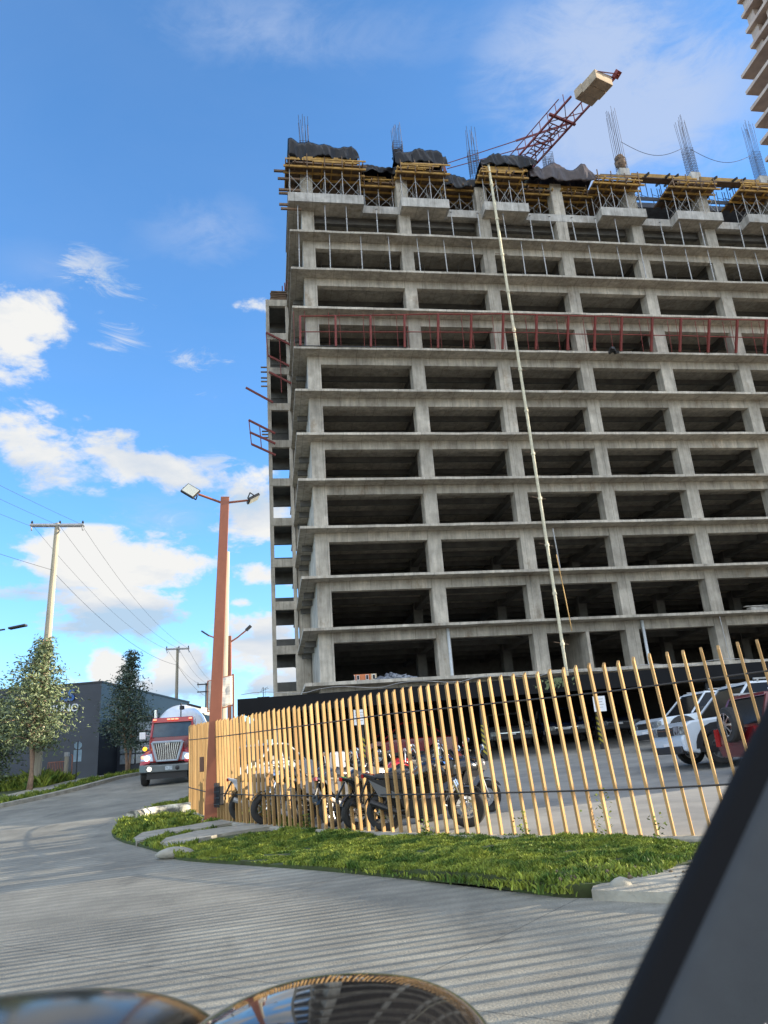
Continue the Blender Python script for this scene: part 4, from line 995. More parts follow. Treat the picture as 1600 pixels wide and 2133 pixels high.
def flood(px, py, pz, ex, ez, lab, ey=0.0):
    h = MB(); h.box(-.21, .21, -.03, .04, -.17, .17); hd = obj('floodlight', h, DARKST, lp, loc=(px, py, pz), rot=(ex, ey, ez), bevel=.01)
    g_ = MB(); g_.box(-.18, .18, -.045, -.0305, -.14, .14); obj('lens', g_, mat('flood_lens', (.45, .47, .42), rough=.25), hd)
    g_ = MB(); g_.bar((-.23, .02, 0), (-.23, .14, -.06), .025); g_.bar((.23, .02, 0), (.23, .14, -.06), .025); g_.bar((-.23, .14, -.06), (.23, .14, -.06), .025); obj('bracket', g_, DARKST, hd); hd['label'] = lab
flood(lnx - .93, -.15, LH + .13, R(-24), R(-14), 'floodlight tilted toward the road', R(35))
flood(lnx + .78, .05, LH + .0, R(60), R(95), 'floodlight seen edge on')
m_ = MB(); m_.box(-.28, -.17, -.1, .1, 1.15, 1.5); obj('switch_box', m_, mat('brown_box', (.16, .08, .05), rough=.6), lp, bevel=.01)

def small_post(px, py_base, py_top, Y, lab, w, arms, m_=REDPOST, hh=None):
    b0 = at(px, py_base, Y); t0 = at(px, py_top, Y); zg = G(b0.x, Y)
    t = thing('lamp_post', lab, 'lamp post', (b0.x, Y, zg), 0)
    H = t0.z - zg; mm = MB(); mm.bar((0, 0, 0), (t0.x - b0.x, 0, H), w); obj('post', mm, m_, t)
    tx = t0.x - b0.x
    for (dx, dz, l) in arms:
        mm = MB(); mm.path([(tx, 0, H - .3), (tx + dx * .5, 0, H - .2 + dz * .35), (tx + dx, 0, H - .15 + dz)], .035, 6); obj('arm', mm, m_, t)
        mm = MB(); mm.bar((tx + dx, 0, H - .15 + dz), (tx + dx * 1.3, 0, H - .05 + dz + .1), .30, .07); obj('lamp_head', mm, DARKST, t)
    return t
small_post(478, 1460, 1325, 34, 'second slim rust red lamp post behind the fence corner', .15, [(-.95, .25, 1), (.75, .35, 1)])
# banner on its frame behind the lamp post
bn = thing('banner_sign', 'blank weathered white banner tied in a frame behind the red lamp post', 'banner', at(460, 1460, 23.2))
m_ = MB(); m_.bar((-.38, 0, -.28), (.32, .25, -.13), .035); m_.bar((-.40, 0, .60), (.32, .25, .77), .035); m_.bar((.32, .25, -.9), (.32, .25, .8), .05); m_.bar((-.39, 0, -.3), (-.39, 0, .62), .03); obj('frame', m_, REDPOST, bn)
m_ = MB()
for i in range(10):
    for j in range(10):
        x = -.36 + .66 * i / 9; m_.v.append((x, .25 * i / 9 - .03 + .02 * math.sin(i * 1.7) * math.sin(j), -.25 + .85 * j / 9 + (.15 * i / 9)))
for i in range(9):
    for j in range(9): A = i * 10 + j; m_.f.append((A, A + 1, A + 11, A + 10))
BANM = mat('banner_cloth', (.62, .58, .50), (.42, .40, .36), rough=.8, scale=2.0, stretch=(1, 1, 9), detail=3)
o = obj('cloth', m_, BANM, bn, smooth=True); s_ = o.modifiers.new('solid', 'SOLIDIFY'); s_.thickness = .01

def util_pole(name, px, pyb, pyt, Y, r0, r1, lab, arm=2.0, armdir=(1, 0, 0), braced=True, ins=True, arms=1, m_=POLEM):
    b0 = at(px[0], pyb, Y); t0 = at(px[1], pyt, Y); zg = G(b0.x, Y); t = thing(name, lab, 'utility pole', (b0.x, Y, zg - .1), 0)
    tp = Vector((t0.x - b0.x, 0, t0.z - zg + .1)); taper('pole', (0, 0, 0), tp, r0, r1, m_, t)
    d = Vector(armdir).normalized()
    for k in range(arms):
        for s_ in (-.12, .12):
            off = Vector((-d.y, d.x, 0)) * s_ + Vector((0, 0, -.12 - k * .9)); mm = MB(); mm.bar(tp + off - d * arm / 2, tp + off + d * arm / 2, .09, .11); obj('crossarm', mm, GALV if m_ is POLEM else m_, t)
    if ins:
        for x in (-arm / 2 + .08, arm / 2 - .08, .12):
            mm = MB(); mm.lathe([(.02, 0), (.06, .03), (.03, .06), (.075, .1), (.03, .13), (.05, .17), (.02, .2)], 8, Matrix.Translation(tp + d * x + Vector((0, 0, -.05)))); obj('insulator', mm, DARKST, t)
            mm = MB(); mm.tube(tp + d * x + Vector((0, -.05, -.2)), tp + d * (x + .16) + Vector((0, -.35, -.5)), .045, 6); obj('insulator', mm, GALV, t)
    return t, Vector((b0.x, Y, zg - .1)) + tp
p1, top1 = util_pole('utility_pole', (72, 120), 1645, 1090, 39.0, .25, .13, 'tall tapered concrete utility pole with a steel crossarm rising through the left tree', 2.75, (.97, .22, 0))
p2, top2 = util_pole('utility_pole', (366, 370), 1500, 1349, 70, .20, .12, 'concrete utility pole with crossarm standing behind the red truck', 2.1, (.97, .22, 0))
p3, top3 = util_pole('utility_pole', (428, 430), 1500, 1423, 95, .16, .12, 'thin dark utility pole just left of the banner frame', 2.2, (1, .1, 0), m_=DARKST, arms=2)
# big pale pole right behind the red lamp post
b0 = at(457, 1500, 25.0); t0 = at(472, 1150, 25.0); t = thing('concrete_pole', 'pale round concrete pole standing right behind the red lamp post', 'pole', (b0.x, 25, G(b0.x, 25)))
taper('pole', (0, 0, 0), (t0.x - b0.x, 0, t0.z - G(b0.x, 25)), .19, .11, POLEM, t, 16)
# street lamp at the left edge
t = thing('street_lamp', 'street lamp head reaching in from the left edge above the tree', 'street lamp', (at(-160, 1400, 34).x, 34, G(-18, 34)))
hz = at(10, 1311, 34); bx_ = t.location.copy()
m_ = MB(); m_.tube((0, 0, 0), (0, 0, hz.z - bx_.z - .5), .09, 8, .06); obj('pole', m_, GALV, t)
m_ = MB(); m_.path([(0, 0, hz.z - bx_.z - .5), (1.2, 0, hz.z - bx_.z - .2), (hz.x - bx_.x, 0, hz.z - bx_.z)], .04, 6); obj('arm', m_, DARKST, t)
he = at(55, 1302, 34); m_ = MB(); m_.bar(hz - bx_ + Vector((.2, 0, .02)), he - bx_, .28, .09); obj('lamp_head', m_, DARKST, t, bevel=.02)
# power lines
def wire(P, Q, sag, r_, lab, n=20):
    P = Vector(P); Q = Vector(Q); pts = []
    for i in range(n + 1):
        s_ = i / n; p = P.lerp(Q, s_); p.z -= sag * 4 * s_ * (1 - s_); pts.append(p)
    return tag(obj('power_line', MB().path(pts, r_, 4), WIREM), lab, 'cable', 'power lines along the road')
ends1 = [top1 + Vector((x, 0, -.15)) for x in (-1.25, .12, 1.3)]; ends2 = [top2 + Vector((x, 0, -.1)) for x in (-.95, .1, .95)]
nearp = [Vector((-19.5, 5, 11.6)), Vector((-18.2, 5, 11.8)), Vector((-17.0, 5, 11.6))]
for i in range(3):
    wire(nearp[i], ends1[i], .5, .008, '%s overhead wire reaching the crossarm of the near utility pole from the left' % ('left', 'middle', 'right')[i])
    wire(ends1[i], ends2[i], .9, .009, '%s overhead wire between the two crossarm poles' % ('left', 'middle', 'right')[i])
    wire(ends2[i], top3 + Vector((-.9 + .9 * i, 0, 0)), .5, .013, '%s overhead wire beyond the pole behind the truck' % ('left', 'middle', 'right')[i])
low1 = top1 + Vector((-.15, 0, -2.6)); low2 = top2 + Vector((0, 0, -1.6))
wire((-18.6, 5, 9.0), low1, .4, .010, 'lower bundled cable reaching the near utility pole from the left'); wire(low1, low2, .9, .012, 'lower bundled cable between the two crossarm poles'); wire(low2, top3 + Vector((0, 0, -1.6)), .4, .02, 'lower bundled cable beyond the pole behind the truck')
# service wire crossing high above the road (its shadow lies across the road)


tag(obj('power_line', MB().path([Vector((25.2, 19.6, 5.0)).lerp(Vector((38, .4, 5.6)), i / 12) - Vector((0, 0, .5 * math.sin(math.pi * i / 12))) for i in range(13)], .05, 4), WIREM), 'service cable crossing the yard to the right of the view', 'cable')

# ------------------------------------------------------------------ trees
LEAF1 = mat('olive_leaf', (.15, .185, .085), (.075, .11, .045), rough=.6, scale=2, island=.3, spec=.5)
LEAF2 = mat('dark_leaf', (.07, .10, .065), (.035, .06, .035), rough=.5, scale=2, island=.45, spec=.5)
def tree(name, lab, base, H, rad, stems, leafm, nl, seed, lsz=.15, bare=.22, shape=None, hang=.5, nb=60):
    r_ = random.Random(seed); t = thing(name, lab, 'tree', (base[0], base[1], G(*base)), 0); tops = []
    for k in range(stems):
        a = r_.random() * 6.28; o = Vector((.18 * math.cos(a + k * 2.5), .18 * math.sin(a + k * 2.5), 0)) if stems > 1 else Vector((0, 0, 0))
        pts = []; n = 10
        for i in range(n + 1):
            s_ = i / n; pts.append(o * (1 + 1.6 * s_) + Vector((.12 * math.sin(s_ * 7 + k), .1 * math.cos(s_ * 5 + k), H * .97 * s_ * (1 - .18 * k))))
        obj('trunk', MB().path(pts, [(.085 if stems > 1 else .12) * (1 - .85 * i / n) + .012 for i in range(n + 1)], 7), BARK, t, smooth=True); tops.append(pts)
    br = MB(); lv = MB()
    for b in range(nb):
        s_ = bare + (1 - bare) * ((b + r_.random()) / nb); T = tops[b % stems]; i = min(9, int(s_ * 10 / (1 - .18 * (b % stems)) if stems > 1 else s_ * 10)); p = T[i]
        prof = shape(s_) if shape else math.sin(max(.05, min(1, (1 - s_) / (1 - bare) * .9 + .08)) * 1.75) ; L_ = rad * prof * r_.uniform(.65, 1.12); a = b * 2.4 + r_.uniform(-.5, .5)
        d = Vector((math.cos(a), math.sin(a), r_.uniform(.1, .65))); p = Vector((p.x, p.y, H * s_ * .95)); q = p + d * L_; mid = p.lerp(q, .5) + Vector((0, 0, .12 * L_)); q.z -= .12 * L_
        br.path([p, mid, q], [.03, .018, .006], 5)
        per = max(8, int(nl / nb * (.35 + prof)))
        for c in range(per):
            f = r_.random() ** .55; pp = (p.lerp(mid, f * 2) if f < .5 else mid.lerp(q, f * 2 - 1)) + Vector((r_.gauss(0, 1), r_.gauss(0, 1), r_.gauss(0, .8))) * (.10 + .17 * L_ * (.35 + f))
            ld = Vector((r_.gauss(0, 1), r_.gauss(0, 1), r_.gauss(-hang, .5))).normalized(); wv = ld.cross(Vector((r_.gauss(0, 1), r_.gauss(0, 1), r_.gauss(0, 1)))).normalized(); l = lsz * r_.uniform(.6, 1.3); w_ = l * .17
            k = len(lv.v); lv.v += [tuple(pp), tuple(pp + ld * l * .45 + wv * w_), tuple(pp + ld * l), tuple(pp + ld * l * .45 - wv * w_)]; lv.f.append((k, k + 1, k + 2, k + 3))
    obj('limbs', br, BARK, t); obj('crown', lv, leafm, t); return t
def conic(lo, pk): return lambda s_: (max(0.12, (1 - s_) / (1 - pk)) ** .8 if s_ > pk else .6 + .4 * (s_ - lo) / (pk - lo))
tree('young_tree', 'sunlit olive green young tree with two thin stems in front of the dark building', (at(52, 1640, 37.5).x, 37.5), 7.5, 1.75, 2, LEAF1, 10000, 3, lsz=.2, bare=.26, shape=conic(.26, .48), nb=80)
tree('young_tree', 'dark green conical tree between the dark building and the red truck', (at(262, 1612, 49).x, 49), 7.9, 1.75, 2, LEAF2, 9500, 8, lsz=.2, bare=.2, shape=conic(.2, .35), nb=70)
tree('young_tree', 'dense shrubby tree cut off by the left edge of the picture', (at(-45, 1650, 38.5).x, 38.5), 4.6, 1.7, 2, LEAF1, 7000, 14, lsz=.19, bare=.14, shape=conic(.14, .4), nb=55)

# ------------------------------------------------------------------ buildings on the left
NAVY = mat('dark_cladding', (.028, .036, .052), (.018, .024, .036), rough=.45, scale=.4, detail=3, spec=.5)
def panels(N, L):
    g = N.new('ShaderNodeTexCoord'); sx = N.new('ShaderNodeSeparateXYZ'); L.new(g.outputs['Object'], sx.inputs[0]); f = nmath(N, L, 'FRACT', nmath(N, L, 'DIVIDE', sx.outputs[2], 1.0)); return nrange(N, L, f, .0, .03, .6, 1.0)
matmul(NAVY, panels)
cor = at(212, 1422, 53.0); gz = G(cor.x, 53)
db = thing('dark_showroom', 'low dark blue-black showroom building behind the left trees', 'building', (cor.x, 53, gz), R(-4))
Hh = cor.z - gz
m_ = MB(); m_.box(-34, 0, 0, 18, -.5, Hh); obj('wall', m_, NAVY, db)
m_ = MB(); m_.box(-34.05, .06, -.05, 18.05, Hh - .003, Hh + .12); obj('parapet_cap', m_, DARKST, db)
m_ = MB(); m_.box(.002, 6.2, 3.0, 18, -.5, Hh * .62); obj('glazed_annex', m_, NAVY, db)
for j in range(4):
    for i in range(5):
        x = .25 + i * 1.18; z = .9 + j * .72; m_ = MB(); m_.box(x, x + 1.05, 2.9, 2.99, z, z + .62); f_ = obj('window', m_, mat('annex_glass', (.30, .36, .42), (.08, .10, .12), rough=.1, scale=.8) if (i, j) == (0, 0) else bpy.data.materials['annex_glass'], db)
m_ = MB(); m_.box(.1, 6.3, 2.6, 3.0, 3.75, 3.95); obj('canopy', m_, DARKST, db)
def text(s, x, z, size, m_, parent, y=-.06, bold=0.0, name='letters'):
    c = bpy.data.curves.new(name, 'FONT'); c.body = s; c.size = size; c.extrude = .04; c.offset = bold; c.materials.append(m_)
    o = bpy.data.objects.new(name, c); col.objects.link(o); bpy.context.view_layer.update(); me = bpy.data.meshes.new_from_object(o.evaluated_get(bpy.context.evaluated_depsgraph_get())); bpy.data.objects.remove(o); o = bpy.data.objects.new(name, me); col.objects.link(o); o.parent = parent; o.location = (x, y, z); o.rotation_euler = (R(90), 0, 0); return o
text('LS', -2.85, Hh - 1.05, 1.05, mat('blue_letter', (.01, .10, .36), rough=.4), db, bold=.03, y=-.08)
text('BUNO', -3.55, Hh - 1.78, .72, mat('white_letter', (.75, .8, .85), rough=.4), db, bold=.0, y=-.08)
bb = thing('beige_building', 'plain beige commercial block behind the second tree', 'building', (at(292, 1500, 66).x, 66, G(-17, 66)), R(-8))
bh_ = at(312, 1460, 66).z - G(-17, 66)
BEI = mat('beige_render', (.36, .35, .31), (.30, .29, .26), rough=.85, scale=.6)
m_ = MB(); m_.box(-3, 1.75, 0, 12, -.5, bh_); obj('wall', m_, BEI, bb)
for x in (-2.2, -.8, .5): m_ = MB(); m_.box(x, x + 1.0, -.06, -.002, bh_ - 3.2, bh_ - 1.3); obj('window', m_, GLASSD, bb)
m_ = MB(); m_.box(-1.2, .6, -.5, 0, bh_ - 1.15, bh_ - 1.02); obj('awning', m_, GALV, bb)
br_ = thing('blue_roofed_shed', 'far shed with a curved blue roof between the beige block and the truck', 'shed', (at(338, 1490, 84).x, 84, G(-17, 84)), 0)
zt_ = at(338, 1473, 84).z - G(-17, 84)
m_ = MB(); m_.prism([(-1.6, 0), (2.6, 0), (2.6, zt_ - 1.2), (1.2, zt_ - .4), (-.4, zt_), (-1.6, zt_)], 0, 8); obj('shell', m_, mat('blue_roof', (.04, .13, .28), rough=.4), br_, fix=True)
m_ = MB(); m_.box(-1.7, 2.7, -.1, 0, 0, zt_ * .5); obj('door', m_, GALV, br_)
# small brown rooftop building with aerial, by the wing
kb = thing('rooftop_hut', 'small dark brown hut with a television aerial left of the side wing', 'hut', at(549, 1480, 58), UA)
m_ = MB(); m_.box(-.45, .45, 0, 2, -2, 1.0); obj('wall', m_, mat('brown_wall', (.06, .045, .045), rough=.9), kb)
m_ = MB(); m_.box(.45, 1.3, 0, 2, -2, .45); obj('low_wall', m_, bpy.data.materials['brown_wall'], kb)
m_ = MB(); m_.tube((0, .5, 1), (0, .5, 1.75), .03, 5); m_.bar((-.4, .5, 1.35), (.4, .5, 1.65), .025); m_.bar((.05, .5, 1.6), (.35, .5, 1.75), .025); m_.bar((-.15, .5, 1.5), (-.05, .5, 1.7), .02); m_.bar((.12, .5, 1), (.2, .5, 1.7), .02); obj('aerial', m_, DARKST, kb)
# roadside pieces on the far left
fx, fy = at(98, 1625, 43).x, 43.0
rf = thing('railing', 'short pinkish brown railing in front of the dark building', 'railing', (fx, fy, G(fx, fy) + .1), R(-12))
for i in range(13): m_ = MB(); m_.tube((i * .1, 0, 0), (i * .1, 0, 1.0), .02, 5); obj('bar', m_, REDPOST, rf)
m_ = MB(); m_.bar((0, 0, 1.0), (1.25, 0, 1.0), .04); m_.bar((0, 0, .15), (1.25, 0, .15), .04); obj('rail', m_, REDPOST, rf)
mt = thing('meter_post', 'pale concrete meter post at the end of the short railing', 'post', (at(136, 1625, 42.5).x, 42.5, G(-17, 42.5) + .1)); m_ = MB(); m_.box(-.08, .08, -.08, .08, 0, 1.2); obj('post', m_, POLEM, mt); m_ = MB(); m_.box(-.1, .1, -.1, .1, 1.202, 1.42); obj('meter', m_, GALV, mt)
hs_ = thing('standpipe', 'thin pinkish standpipe next to the traffic sign', 'pipe', (at(148, 1625, 42).x, 42, G(-17, 42) + .1)); m_ = MB(); m_.path([(0, 0, 0), (0, 0, 1.25), (-.08, 0, 1.28)], .03, 6); m_.path([(0, 0, .1), (-.15, 0, .0), (-.35, 0, .02)], .025, 5); obj('pipe', m_, REDPOST, hs_)
sg = thing('traffic_sign', 'back of an octagonal traffic sign with a rectangular plate below', 'traffic sign', (at(158, 1625, 41).x, 41, G(-16.5, 41) + .1), R(8))
m_ = MB(); m_.tube((0, 0, 0), (0, 0, 1.95), .03, 6); obj('post', m_, DARKST, sg)
SGM = mat('sign_back', (.30, .44, .56), rough=.4, metal=.3)
m_ = MB(); m_.prism([(.2 * math.cos(R(22.5 + 45 * i)), 1.72 + .2 * math.sin(R(22.5 + 45 * i))) for i in range(8)], .03, .045); obj('octagon_plate', m_, SGM, sg, fix=True)
m_ = MB(); m_.box(-.2, .2, .03, .045, .92, 1.5); obj('plate', m_, SGM, sg)

# ------------------------------------------------------------------ yard: dark canopy, posts, signs
cp_ = thing('carport', 'long dark flat carport roof over the parked cars in front of the building', 'carport', (0, 0, 0), 0)
CY = 30.0; cz = 2.92
m_ = MB(); m_.box(-6.1, 23, CY, 41.0, cz - .12, cz); obj('roof', m_, DARKST, cp_)
m_ = MB(); m_.box(-6.15, 23, CY - .08, CY - .002, cz - .55, cz + .04); obj('fascia', m_, mat('fascia', (.009, .0095, .011), rough=.8, spec=.2), cp_)
m_ = MB(); m_.box(-6.1, -5.95, CY + .002, 41, cz - .5, cz - .122); obj('fascia', m_, DARKST, cp_)
m_ = MB(); m_.box(-6, 23, 39.0, 39.15, -1, cz - .125); obj('shade_sheet', m_, mat('shade_black', (.03, .03, .03), rough=.95), cp_)  # dark sheet added in place of the deep shade under the roof
YB = bpy.data.materials.new('hazard_stripes'); YB.use_nodes = True
_t = YB.node_tree; _P = _t.nodes['Principled BSDF']; _g = _t.nodes.new('ShaderNodeTexCoord'); _s = _t.nodes.new('ShaderNodeSeparateXYZ'); _t.links.new(_g.outputs['Object'], _s.inputs[0])
_f = nmath(_t.nodes, _t.links, 'FRACT', nmath(_t.nodes, _t.links, 'MULTIPLY', nmath(_t.nodes, _t.links, 'ADD', _s.outputs[0], _s.outputs[2]), 5.2)); _q = nmath(_t.nodes, _t.links, 'GREATER_THAN', _f, .5)
_m = _t.nodes.new('ShaderNodeMix'); _m.data_type = 'RGBA'; _m.inputs[6].default_value = (.015, .015, .015, 1); _m.inputs[7].default_value = (.38, .32, .03, 1); _t.links.new(_q, _m.inputs[0]); _t.links.new(_m.outputs[2], _P.inputs['Base Color'])
for i, px in enumerate((500, 757, 1012, 1258, 1500)):
    p = at(px, 1570, CY + .4); zg = G(p.x, CY + .4); m_ = MB(); m_.box(-.07, .07, -.07, .07, 0, cz - .13 - zg); o = obj('post', m_, DARKST, cp_, loc=(p.x, CY + .4, zg))
    m_ = MB(); m_.box(-.085, .085, -.085, .085, .25, 1.35); obj('stripe_guard', m_, YB, o)
for i, (px, py) in enumerate(((750, 1494), (1249, 1466))):
    p = at(px, py, CY - .25); t = thing('notice_board', ('white notice sheet hanging at the carport edge behind the motorbikes', 'white notice sheet hanging at the carport edge behind the right slats')[i], 'sign', p)
    m_ = MB(); m_.box(-.23, .23, -.01, .01, -.28, .28); obj('sheet', m_, WHITEP, t)
    for k in range(4): m_ = MB(); m_.box(-.17, .15 - .04 * (k % 2), -.014, -.0105, .16 - k * .1, .185 - k * .1); obj('text_line', m_, GALV, t)
pts = [(x, CY - .1, cz + .2 + .06 * math.sin(x * 2.1) - .02 * (x % 3)) for x in [-6 + i * .5 for i in range(58)]]
tag(obj('cable', MB().path(pts, .012, 4), GALV), 'pale thin cable strung along the carport edge', 'cable')
m_ = MB()
for i in range(60): a = rg.uniform(0, 6.28); p = at(1160, 1432, CY - .2) + Vector((rg.gauss(0, .35), rg.gauss(0, .1), rg.uniform(-.1, .25))); m_.quad(p, p + Vector((.08, 0, .06)), p + Vector((.16 * math.cos(a), 0, .15)), p + Vector((0, 0, .1)))
tag(obj('roof_weed', m_, LEAF1), 'small green weed growing on the carport edge', 'plant')
wd = MB()
for cx_, cy_, n_, h_ in ((1.62, 11.6, 40, .35), (2.62, 10.95, 60, .6), (3.1, 10.2, 30, .3), (.3, 12.95, 30, .25), (-1.9, 15.6, 60, .3)):
    for i in range(n_):
        a = rg.uniform(0, 6.28); h = rg.random() * h_; p = Vector((cx_ + rg.gauss(0, .04 + h * .1), cy_ + rg.gauss(0, .04), G(cx_, cy_) + .06 + h)); s_ = .035; wd.quad(p, p + Vector((s_ * math.cos(a), s_ * math.sin(a), .01)), p + Vector((s_ * 1.6 * math.cos(a + .5), s_ * 1.6 * math.sin(a + .5), .03)), p + Vector((s_ * math.cos(a + 1), s_ * math.sin(a + 1), .02)))
tag(obj('fence_weed', wd, GRASSM), 'small weeds sprouting at the foot of the slats', 'plant', kind='stuff')
# ------------------------------------------------------------------ vehicles
def wheel_parts(parent, x, y, r, w, rimm=ALLOY, axis='y', name='wheel', spokes=6):
    """wheel with its axle along local y"""
    M_ = Matrix.Translation((x, y, r)) @ Matrix.Rotation(R(90), 4, 'X')
    wv = obj(name, MB().lathe([(r * .62, -w / 2), (r * .93, -w / 2), (r, -w * .33), (r, w * .33), (r * .93, w / 2), (r * .62, w / 2), (r * .62, -w / 2)], 24, M_, caps=False), TYREM, parent, smooth=False)
    m_ = MB(); m_.lathe([(r * .18, -w * .46), (r * .2, w * .46)], 10, M_); m_.lathe([(r * .60, -.01), (r * .60, .01)], 20, M_); m_.lathe([(r * .57, -w * .47), (r * .63, -w * .47), (r * .63, w * .47), (r * .57, w * .47), (r * .57, -w * .47)], 22, M_, caps=False)
    for sd_ in (-1, 1):
        for i in range(spokes):
            a = 2 * math.pi * i / spokes; y_ = y + sd_ * w * .46; m_.bar((x, y_, r), (x + r * .62 * math.cos(a), y_, r + r * .62 * math.sin(a)), r * .14, .03, up=(0, 1, 0))
    rm = obj('rim', m_, rimm, wv)
    return wv
def car(name, lab, cat, loc, rz, body, L=4.5, W=1.85, H=1.6, kind='suv', group=None, glass=GLASSD, lights=True, spare=False):
    """x is the length, nose toward -x"""
    t = thing(name, lab, cat, loc, rz, group)
    bm_ = mat(name + '_paint', body, tuple(c * .92 for c in body), rough=.25, coat=.8, scale=.8); CL = MB()
    r = .37 if kind == 'suv' else .32; hl = L / 2; xf, xr = -hl + .92, hl - .95; belt = H * .60; bon = H * .57 if kind == 'suv' else H * .53; g0 = .27
    def arch(xc): return [(xc + (r + .09) * math.cos(a), r + .02 + (r + .09) * math.sin(a)) for a in [R(180 - 180 * i / 10) for i in range(11)]]
    low = [(-hl + .03, g0 + .08), (xf - r - .12, g0)] + arch(xf) + [(xr - r - .12, g0)] + arch(xr) + [(hl - .08, g0 + .02), (hl, .55), (hl - .02, belt - .05), (hl - .1, belt), (-hl + 1.52, belt + .01), (-hl + 1.3, bon + .03), (-hl + .3, bon - .04), (-hl + .06, bon - .16), (-hl, .62)]
    m_ = MB(); m_.prism(low, -W / 2, W / 2); o = obj('body', m_, bm_, t, fix=True, bevel=.05)
    zr = H - .06; ins = .14
    x0, x1, x2, x3 = (-hl + 1.32, -hl + 2.0, hl - .42, hl - .10) if kind == 'suv' else (-hl + 1.25, -hl + 2.05, hl - 1.25, hl - .45)
    m_ = MB(); yb = W / 2 - .05; yt = W / 2 - .05 - ins
    m_.hexa([(x0, -yb, belt), (x3, -yb, belt), (x3, yb, belt), (x0, yb, belt), (x1, -yt, zr), (x2, -yt, zr), (x2, yt, zr), (x1, yt, zr)]); obj('windows', m_, glass, t)
    m_ = MB(); m_.hexa([(x1 - .07, -yt - .01, zr - .02), (x2 + .05, -yt - .01, zr - .02), (x2 + .05, yt + .01, zr - .02), (x1 - .07, yt + .01, zr - .02), (x1 + .05, -yt + .04, H), (x2, -yt + .04, H), (x2, yt - .04, H), (x1 + .05, yt - .04, H)]); obj('roof', m_, bm_, t, bevel=.02)
    for s_ in (-1, 1):
        for (xa, xb) in ((x0, x1), (x0 + (x3 - x0) * .50, x1 + (x2 - x1) * .45), (x3 - .02, x2 - .02)): m_ = MB(); m_.bar((xa, s_ * (yb + .004), belt), (xb, s_ * (yt + .004), zr), .07, .05, up=(1, 0, 0)); obj('roof_pillar', m_, bm_, t)
        if kind == 'suv': m_ = MB(); m_.bar((x1 + .2, s_ * (yt - .03), H + .05), (x2 - .1, s_ * (yt - .03), H + .05), .04); m_.bar((x1 + .3, s_ * (yt - .03), H - .02), (x1 + .3, s_ * (yt - .03), H + .05), .04); m_.bar((x2 - .3, s_ * (yt - .03), H - .02), (x2 - .3, s_ * (yt - .03), H + .05), .04); obj('roof_rail', m_, GALV, t)
        m_ = MB(); m_.box(-hl + 1.55, -hl + 1.78, s_ * (W / 2 + .02) if s_ > 0 else s_ * (W / 2 + .2), s_ * (W / 2 + .2) if s_ > 0 else s_ * (W / 2 + .02), belt, belt + .17); obj('wing_mirror', m_, BLACKP, t, bevel=.03)
        m_ = MB(); m_.box(-hl + .4, hl - .3, s_ * W / 2 - .012, s_ * W / 2 + .012, g0 + .03, g0 + .16); obj('sill', m_, BLACKP, t)
        for xc in (xf, xr):
            m_ = MB(); 
            A0 = [(xc + (r + .23) * math.cos(a), r + .02 + (r + .23) * math.sin(a)) for a in [R(180 - 15 * i) for i in range(13)]]; A1 = [(xc + (r + .07) * math.cos(a), r + .02 + (r + .07) * math.sin(a)) for a in [R(15 * i) for i in range(13)]]
            m_.prism(A0 + A1, s_ * (W / 2 + .02), s_ * (W / 2 - .06)); obj('wheel_arch', m_, BLACKP if kind == 'suv' else bm_, t, fix=True)
        m_ = MB()
        for xd in (-hl + 1.62, -hl + 1.62 + (hl * 2 - 2.5) * .47, hl - .95): m_.box(xd, xd + .012, s_ * W / 2 - .004, s_ * W / 2 + .004, g0 + .18, belt - .02)
        obj('door_gap', m_, BLACKP, t)
        for xd in (-hl + 2.45, -hl + 3.4): m_ = MB(); m_.box(xd, xd + .2, s_ * W / 2 - .01, s_ * W / 2 + .035, belt - .16, belt - .12); obj('door_handle', m_, bm_, t)
        lg = MB(); lg.box(-hl - .02, -hl + .14, s_ * W / 2 - .02 if s_ < 0 else s_ * W / 2 - .44, s_ * W / 2 + .44 if s_ < 0 else s_ * W / 2 + .02, bon - .36, bon - .15); hl_ = obj('headlight', lg, mat('lamp_glass', (.30, .32, .34), (.03, .03, .03), rough=.1, scale=12) if 'lamp_glass' not in bpy.data.materials else bpy.data.materials['lamp_glass'], t, bevel=.02)
        tl = MB(); tl.box(hl - .12, hl + .02, s_ * (W / 2 - .1) - .08, s_ * (W / 2 - .1) + .08, belt - .42, belt - .05); obj('tail_light', tl, mat('tail_red', (.35, .01, .01), rough=.2) if 'tail_red' not in bpy.data.materials else bpy.data.materials['tail_red'], t)
    m_ = MB(); m_.box(-hl - .015, -hl + .1, -W / 2 + .46, W / 2 - .46, bon - .36, bon - .17); obj('grille', m_, BLACKP, t)
    m_ = MB(); m_.box(-hl - .03, -hl + .1, -W / 2 + .08, W / 2 - .08, g0 + .02, g0 + .2); obj('lower_bumper', m_, BLACKP, t, bevel=.03)
    m_ = MB(); m_.box(-hl - .025, -hl + .05, -.5, .5, bon - .24, bon - .215); obj('grille_bar', m_, CHROME, t)
    m_ = MB(); m_.box(-hl - .04, -hl, -.16, .16, .48, .56); obj('number_plate', m_, WHITEP, t)
    for x in (xf, xr):
        for y in (-W / 2 + .12, W / 2 - .12): wheel_parts(t, x, y, r, .22)
